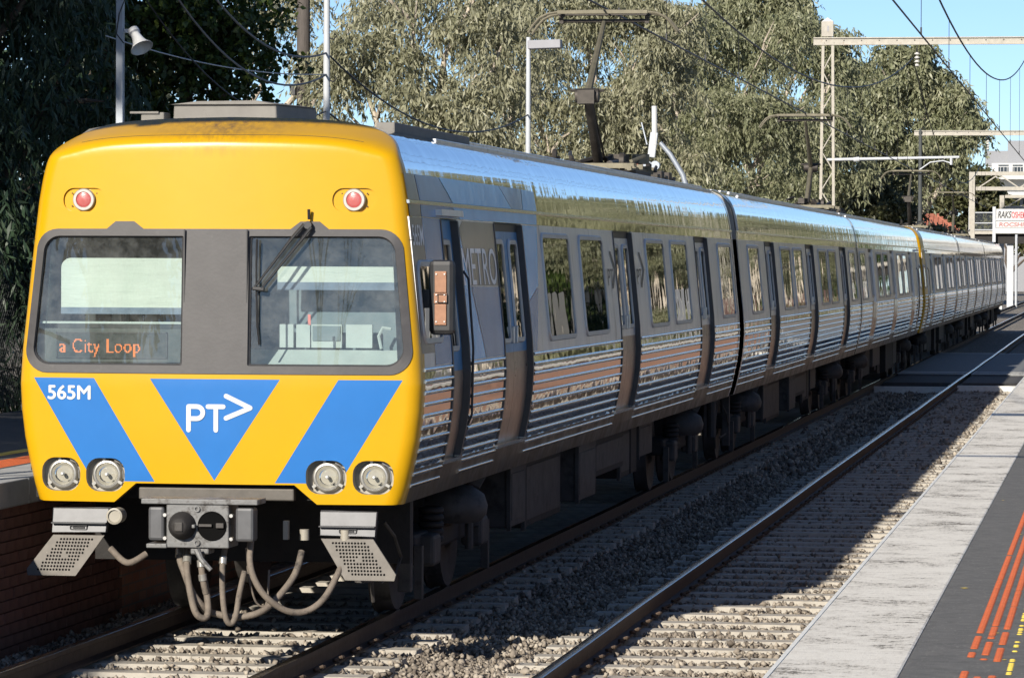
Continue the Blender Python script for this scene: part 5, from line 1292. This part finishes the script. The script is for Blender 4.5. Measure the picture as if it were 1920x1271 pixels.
# timber pole
t = thing('timber_pole', 'dark weathered timber pole rising behind the roof of the leading carriage', 'pole', (-20.8, 98, -.4))
MB().tube([(0, 0, 0), (.03, 0, 6), (.0, 0, 16)], [.20, .18, .15], 14).build('pole', timber, t, smooth=60)
MB().box(-.32, -.17, -.1, .1, 7.35, 7.62).build('junction_box', black_plastic, t, bevel=.01)
t = thing('stub_post', 'short white post left of the timber pole', 'post', (-18.0, 81, -.4))
MB().tube([(0, 0, 0), (0, 0, 6.35)], .055, 10).build('post', post_white, t, smooth=50)
# sagging cables
def cable(label, pts, r=.012, m=None, sag=None):
    P = [Vector(p) for p in pts]
    if sag:
        a, b = P; P = [a.lerp(b, i/20) + Vector((0, 0, -4*sag*(i/20)*(1-i/20))) for i in range(21)]
    o = MB().tube(P, r, 5).build('cable', m or cable_grey)
    tag(o, label, 'cable', 'cables slung between the platform posts'); return o
px, py = -10.25, 49.8
cable('uppermost grey cable sagging to the lamp post by the timber pole', [(-10.2, 39.2, 7.0), (px, py, 5.38)], .014, sag=.75)
cable('middle grey cable sagging to the lamp post by the timber pole', [(-10.2, 39.2, 6.3), (px, py, 5.10)], .013, sag=.75)
cable('lowest cable drooping from the horn post to the lamp post', [(-10.2, 39.2, 5.7), (px, py, 4.62)], .009, wire_m, sag=.62)
cable('thin straight pale wire leaving the lamp post to the left', [(-10.4, 39.2, 4.98), (px, py, 5.10)], .007, post_white, sag=.12)
cable('upper black cable sagging between the two lamp posts', [(px, py, 5.38), (px, 67.3, 5.25)], .013, wire_m, sag=.62)
cable('lower black cable sagging between the two lamp posts', [(px, py, 4.62), (px, 67.3, 4.55)], .013, wire_m, sag=.52)
cable('short pale wire at the top left corner', [(-12.4, 37, 5.65), (-10.25, 39.2, 5.62)], .006, cable_grey, sag=.05)
# fence behind the left platform
t = thing('mesh_fence', 'dark wire mesh fence behind the left platform', 'fence', (-11.7, 0, PZ0))
for k in range(24): MB().cyl((0, 20+k*3, 0), (0, 20+k*3, 1.85), .03, 8).build('post', fence_dark, t)
MB().cyl((0, 18, 1.82), (0, 92, 1.82), .022, 6).build('top_rail', fence_dark, t)
mb = MB()
for k in range(500):
    y = 24 + k*.08
    mb.cyl((0, y, .05), (0, y+1.75, 1.80), .003, 3); mb.cyl((0, y, 1.80), (0, y+1.75, .05), .003, 3)
o = mb.build('wire_mesh', fence_dark, t); o['kind'] = 'stuff'

# ==================================================================  OVERHEAD LINE
def lattice_mast(label, x, y, h, lx):
    t = thing('lattice_mast', label, 'mast', (x, y, -.4), group='masts carrying the overhead line')
    for dx, nm in ((-.24, 'leg'), (.24, 'leg')):
        MB().bar((dx*1.05, 0, 0), (dx*.62, 0, h), .085, .085).build('leg', mast_cream, t)
    z = .4; s = 1
    while z < h-.5:
        a = .24*(1.05-.43*z/h); b = .24*(1.05-.43*(z+.62)/h)
        MB().bar((-a*s, 0, z), (b*s, 0, z+.62), .045, .03).build('lacing', mast_cream, t); z += .62; s = -s
    return t
lattice_mast('cream lattice mast standing behind the second pantograph', -9.05, 121.5, 10.0, 0)
lattice_mast('cream lattice mast on the right side of the second overhead beam', 2.4, 121.5, 10.0, 0)
lattice_mast('cream lattice mast left of the track near the leading carriage', -9.3, 24.3, 10.0, 0)
lattice_mast('cream lattice mast right of the platform near the leading carriage', 2.4, 24.3, 10.0, 0)
t = thing('pole', 'slim dark pole under the far overhead beam', 'pole', (-9.5, 187.5, -.4)); MB().tube([(0, 0, 0), (0, 0, 9.6)], [.12, .09], 10).build('shaft', fence_dark, t, smooth=50)
lattice_mast('cream lattice mast right of the track beyond the tail of the train', 2.6, 187.5, 9.3, 0)
def beam(label, y, x0, x1, z):
    t = thing('overhead_beam', label, 'beam', (x0, y, z), group='overhead line beams')
    MB().box(0, x1-x0, -.07, .07, .085, .12).build('flange', mast_cream, t)
    MB().box(0, x1-x0, -.02, .02, -.085, .085).build('web', mast_cream, t)
    MB().box(0, x1-x0, -.07, .07, -.12, -.085).build('flange', mast_cream, t)
    mb = MB(); k = 0
    while .4+k*.55 < x1-x0: mb.cyl((.4+k*.55, -.021, .02), (.4+k*.55, -.026, .02), .022, 8); k += 1
    mb.build('bolt_holes', panto_dark, t)
    return t
b1 = beam('long cream overhead beam on the lattice mast across the top right', 121.5, -9.5, 2.7, 9.62)
b2 = beam('farther overhead beam low in the sky at the right edge', 187.5, -9.8, 2.9, 9.0)
b3 = beam('overhead beam above the viewer side of the leading carriage', 24.3, -9.6, 2.7, 9.62)
MB().box(.25, .62, -.06, .06, .15, .62).build('number_plate', mast_cream, b1)
MB().add([(.25, 0, .62), (.62, 0, .62), (.435, 0, .75)], [(0, 1, 2)]).build('plate_cap', post_white, b1)
vs, fs = text_mesh('1', .22, .01); mb = MB(); mb.add([(.40+v[0], -.064, .32+v[1]) for v in vs], fs); mb.build('plate_mark', lamp_grey, b1)
for y, lab, xx in ((121.5, 'insulator hanging from the long beam above the train', XC), (121.5, 'insulator hanging from the long beam above the near track', XN), (187.5, 'insulator hanging from the far beam', XC)):
    zb = 9.47 if y < 150 else 8.85
    t = thing('insulator', lab, 'insulator', (xx, y, zb), group='insulators on the overhead beams')
    mb = MB(); mb.cyl((0, 0, 0), (0, 0, -.18), .02, 6); mb.build('hanger', wire_m, t)
    mb = MB()
    for k in range(4): mb.lathe((0, 0, -.20-k*.12), (0, 0, -1), [(.03, 0), (.085, .05), (.085, .065), (.03, .09)], 12)
    mb.build('discs', insul, t, smooth=40)
def reg_arm(label, y, x0, x1, z, xw):
    t = thing('registration_arm', label, 'bracket arm', (x0, y, z), group='registration arms')
    L = x1-x0
    MB().tube([(0, 0, -.02), (.9, 0, 0), (L, 0, .06)], [.05, .05, .042], 10).build('tube', post_white, t, smooth=50)
    MB().tube([(L-.25, 0, .04), (L-.25, 0, -.18)], .045, 8).build('drop', post_white, t)
    MB().tube([(L-.28, 0, -.12), (L-.5, 0, -.05), (L-.9, 0, -.10), (xw-x0, 0, -.33)], .022, 8).build('steady_arm', post_white, t, smooth=50)
    MB().cyl((.82, 0, -.02), (1.0, 0, .0), .075, 10).build('joint', post_white, t)
reg_arm('white registration arm reaching right from the lattice mast', 121.5, -9.05, -4.95, 5.95, XC+.1)
reg_arm('long registration arm from the mast nearest the viewer', 22.6, -9.3, -2.9, 5.9, XN)
def mess_z(Y):
    c, k = (73.0, .00121) if Y < 121.5 else (154.5, .0024)
    return min(9.3, (6.40 if Y < 121.5 else 5.95) + k*(Y-c)**2)
def cont_z(Y): return 5.78 - .0028*(Y-47)
def line_set(label, x, y0, y1, dz, drops):
    t = thing('overhead_wire', label, 'overhead wire', (x, y0, 5), group='overhead wires')
    Y = np.arange(y0, y1+.1, 2.5)
    MB((x, y0, 5)).tube([(x, y, mess_z(y)+dz) for y in Y], .016, 5).build('messenger_wire', wire_m, t)
    MB((x, y0, 5)).tube([(x, y, cont_z(y)+dz*.8) for y in Y], .013, 5).build('contact_wire', wire_m, t)
    y = y0+4
    while y < y1:
        if abs(y-121.5) > 2: MB((x, y0, 5)).cyl((x, y, mess_z(y)+dz), (x, y, cont_z(y)+dz*.8), .005, 4).build('dropper', wire_m, t); MB((x, y0, 5)).cyl((x, y, cont_z(y)+dz*.8), (x, y, cont_z(y)+dz*.8+.10), .014, 5).build('clamp', wire_m, t)
        y += drops
line_set('sagging overhead wire pair above the train', XC, 24, 187, 0, 5.2)
line_set('sagging overhead wire pair above the near track', XN+.05, 24, 187, .16, 9.0)

# far gantries, footbridge, house, white building
def gantry(label, y, x0, x1, z0, z1):
    t = thing('signal_gantry', label, 'gantry', (x0, y, -.4), group='far truss gantries')
    for x in (0, x1-x0): MB().box(x-.19, x+.19, -.19, .19, 0, z1+.5).build('post', mast_cream, t)
    for z in (z0, z1): MB().box(.25, x1-x0-.25, -.12, .12, z+.4-.12, z+.4+.12).build('chord', mast_cream, t)
    x = .4; s = 1
    while x < x1-x0-1.2:
        a, b = (z0+.45, z1+.35) if s > 0 else (z1+.35, z0+.45)
        MB().bar((x, 0, a), (x+1.35, 0, b), .10, .08).build('brace', mast_cream, t); x += 1.35; s = -s
    return t
gantry('nearer cream truss gantry left of the footbridge panel', 259, -9.7, 4.5, 7.75, 8.75)
gantry('farther cream truss gantry seen through the nearer one', 325, -9.7, 5.5, 7.5, 8.4)
fb = thing('footbridge', 'footbridge with white graffitied side panel over the tracks at the right edge', 'footbridge', (-10.4, 272, -.4))
o = Vector((-10.4, 272, -.4))
MB(o).box(-10.4, 9, 272, 274.5, 4.85, 5.12).build('deck', mast_cream, fb)
MB(o).box(-10.2, 9, 272.3, 274.2, 4.2, 4.85).build('deck_girder', under_black, fb)
for x in (-10.3, -8.65, -6.3, -3.9, -1.5, .9): MB(o).box(x-.11, x+.11, 271.85, 272.05, 4.3 if x == -8.65 else 4.9, 6.75).build('railing_post', post_white, fb)
for x0, x1 in ((-8.54, -6.41), (-6.19, -4.01), (-3.79, -1.61)): MB(o).box(x0, x1, 271.93, 271.98, 5.30, 6.60).build('side_panel', bldg_white, fb)
for z in (5.15, 5.62, 6.35): MB(o).box(-10.3, -8.65, 271.9, 271.96, z-.03, z+.03).build('railing', post_white, fb)
for x0, x1 in ((-8.54, -6.41), (-6.19, -4.01)): MB(o).box(x0, x1, 271.86, 271.925, 5.80, 5.86).build('railing', post_white, fb)
for x0, x1 in ((-8.54, -6.41), (-6.19, -4.01)): MB(o).box(x0, x1, 271.86, 272.2, 4.9, 5.28).build('kick_panel', bldg_white, fb)
mb = MB(o)
for k in range(24):
    x = -10.25 + k*.065; mb.cyl((x, 271.93, 5.15), (x+.0, 271.93, 6.35), .006, 4)
mb.build('mesh_infill', galv, fb)
for x in (-7.55, 8): MB(o).box(x-.22, x+.22, 272.6, 273.0, -.4, 4.2).build('pier', post_white, fb)
def graffiti(txt, x0, x1, z, h, m, sh):
    vs, fs = text_mesh(txt, 1, .02, sh); a = min(v[0] for v in vs); b = max(v[0] for v in vs); mb = MB(o)
    mb.add([(x0+(v[0]-a)*(x1-x0)/(b-a), 271.92, z+v[1]*h/.7) for v in vs], fs); mb.build('graffiti', m, fb)
graffiti('RAKS', -8.40, -7.45, 5.98, .46, graf_black, .25); graffiti('OSHEM', -7.45, -6.45, 5.98, .42, graf_red, -.1); graffiti('ROCSHI', -8.3, -6.6, 5.38, .28, pale_red, .1); graffiti('VX', -6.1, -5.3, 5.98, .44, graf_red, .2)
t = thing('white_hut', 'small white trackside box below the footbridge', 'hut', (-8.3, 262, -.4))
MB().box(-.55, .55, -.4, .4, 0, 1.15).build('cabinet', bldg_white, t, bevel=.03); MB().box(-.6, .6, -.45, .45, 1.15, 1.22).build('lid', galv, t)
t = thing('post', 'slim white trackside post right of the white box', 'post', (-7.0, 268, -.4))
MB().cyl((0, 0, 0), (0, 0, 5.2), .09, 8).build('pole', post_white, t)
# house
hs = thing('house', 'house with red tiled hip roof beyond the shrubs', 'house', (-16.2, 332, -.4))
MB().box(-3.4, 3.4, -2, 6, 0, 5.2).build('wall', bldg_white, hs)
rf = MB().add([(-3.9, -2.5, 5.1), (3.9, -2.5, 5.1), (3.9, 6.5, 5.1), (-3.9, 6.5, 5.1), (-.8, 1.5, 7.4), (.6, 1.5, 7.4), (.6, 2.6, 7.4), (-.8, 2.6, 7.4)], [(0, 1, 5, 4), (1, 2, 6, 5), (2, 3, 7, 6), (3, 0, 4, 7), (4, 5, 6, 7)]).build('roof', roof_tile, hs)
rr = random.Random(12)
for i in range(9):                     # tile courses on the near slope, each tile a piece
    f0 = i/9; z = 5.1+2.3*f0; y = -2.5+4*f0; u0 = -3.9+3.1*f0; u1 = 3.9-3.3*f0; n = int((u1-u0)/.36)
    for k in range(n):
        MB().obox((u0+(k+.5)*(u1-u0)/n, y+.25, z+.20), (.33, .52, .05), (R(30), 0, 0)).build('tile', roof_tile, rf)
MB().tube([(.6, 1.5, 7.45), (3.9, -2.5, 5.15)], .09, 6).build('hip_capping', roof_tile, rf)
MB().box(.9, 1.9, -2.06, -1.98, 3.8, 4.9).build('window', bldg_white, hs)
MB().box(1.0, 1.8, -2.09, -2.05, 3.9, 4.8).build('pane', glass_dark, hs)
# white apartment building
ab = thing('apartment_building', 'white terraced building with grey top floor behind the far gantries', 'building', (-16.5, 470, -.4))
MB().box(0, 30, 0, 18, 0, 11.8).build('lower_block', bldg_grey, ab)
MB().box(1.2, 30, .8, 18, 11.8, 15.4).build('upper_block', bldg_white, ab)
MB().box(3.0, 8.6, 4, 16, 15.4, 18.2).build('roof_plant', bldg_grey, ab); MB().box(.3, 3.0, 5, 15, 15.2, 17.0).build('roof_plant', bldg_grey, ab)
MB().box(.6, 30, -2.2, .8, 13.4, 13.9).build('terrace_slab', bldg_white, ab)
MB().box(9, 30, -.4, .8, 16.2, 16.7).build('terrace_slab', bldg_white, ab)
MB().box(.6, 30, -2.2, .8, 11.4, 11.9).build('terrace_slab', bldg_white, ab)
for x in (9.8, 16): MB().box(x, x+.8, -2.1, -1.5, 5, 13.4).build('column', bldg_white, ab)
for i in range(7):
    MB().box(2+i*1.7, 3.2+i*1.7, .74, .79, 14.2, 15.2).build('window', glass_dark, ab)
    MB().box(1.6+i*1.7, 2.9+i*1.7, -.06, -.01, 9.0, 11.0).build('window', glass_dark, ab)
mb = MB()
for i in range(40): mb.box(.7+i*.4, .76+i*.4, -2.15, -2.1, 13.9, 14.9)
mb.box(.6, 17, -2.16, -2.08, 14.85, 14.95); mb.build('balustrade', bldg_white, ab)
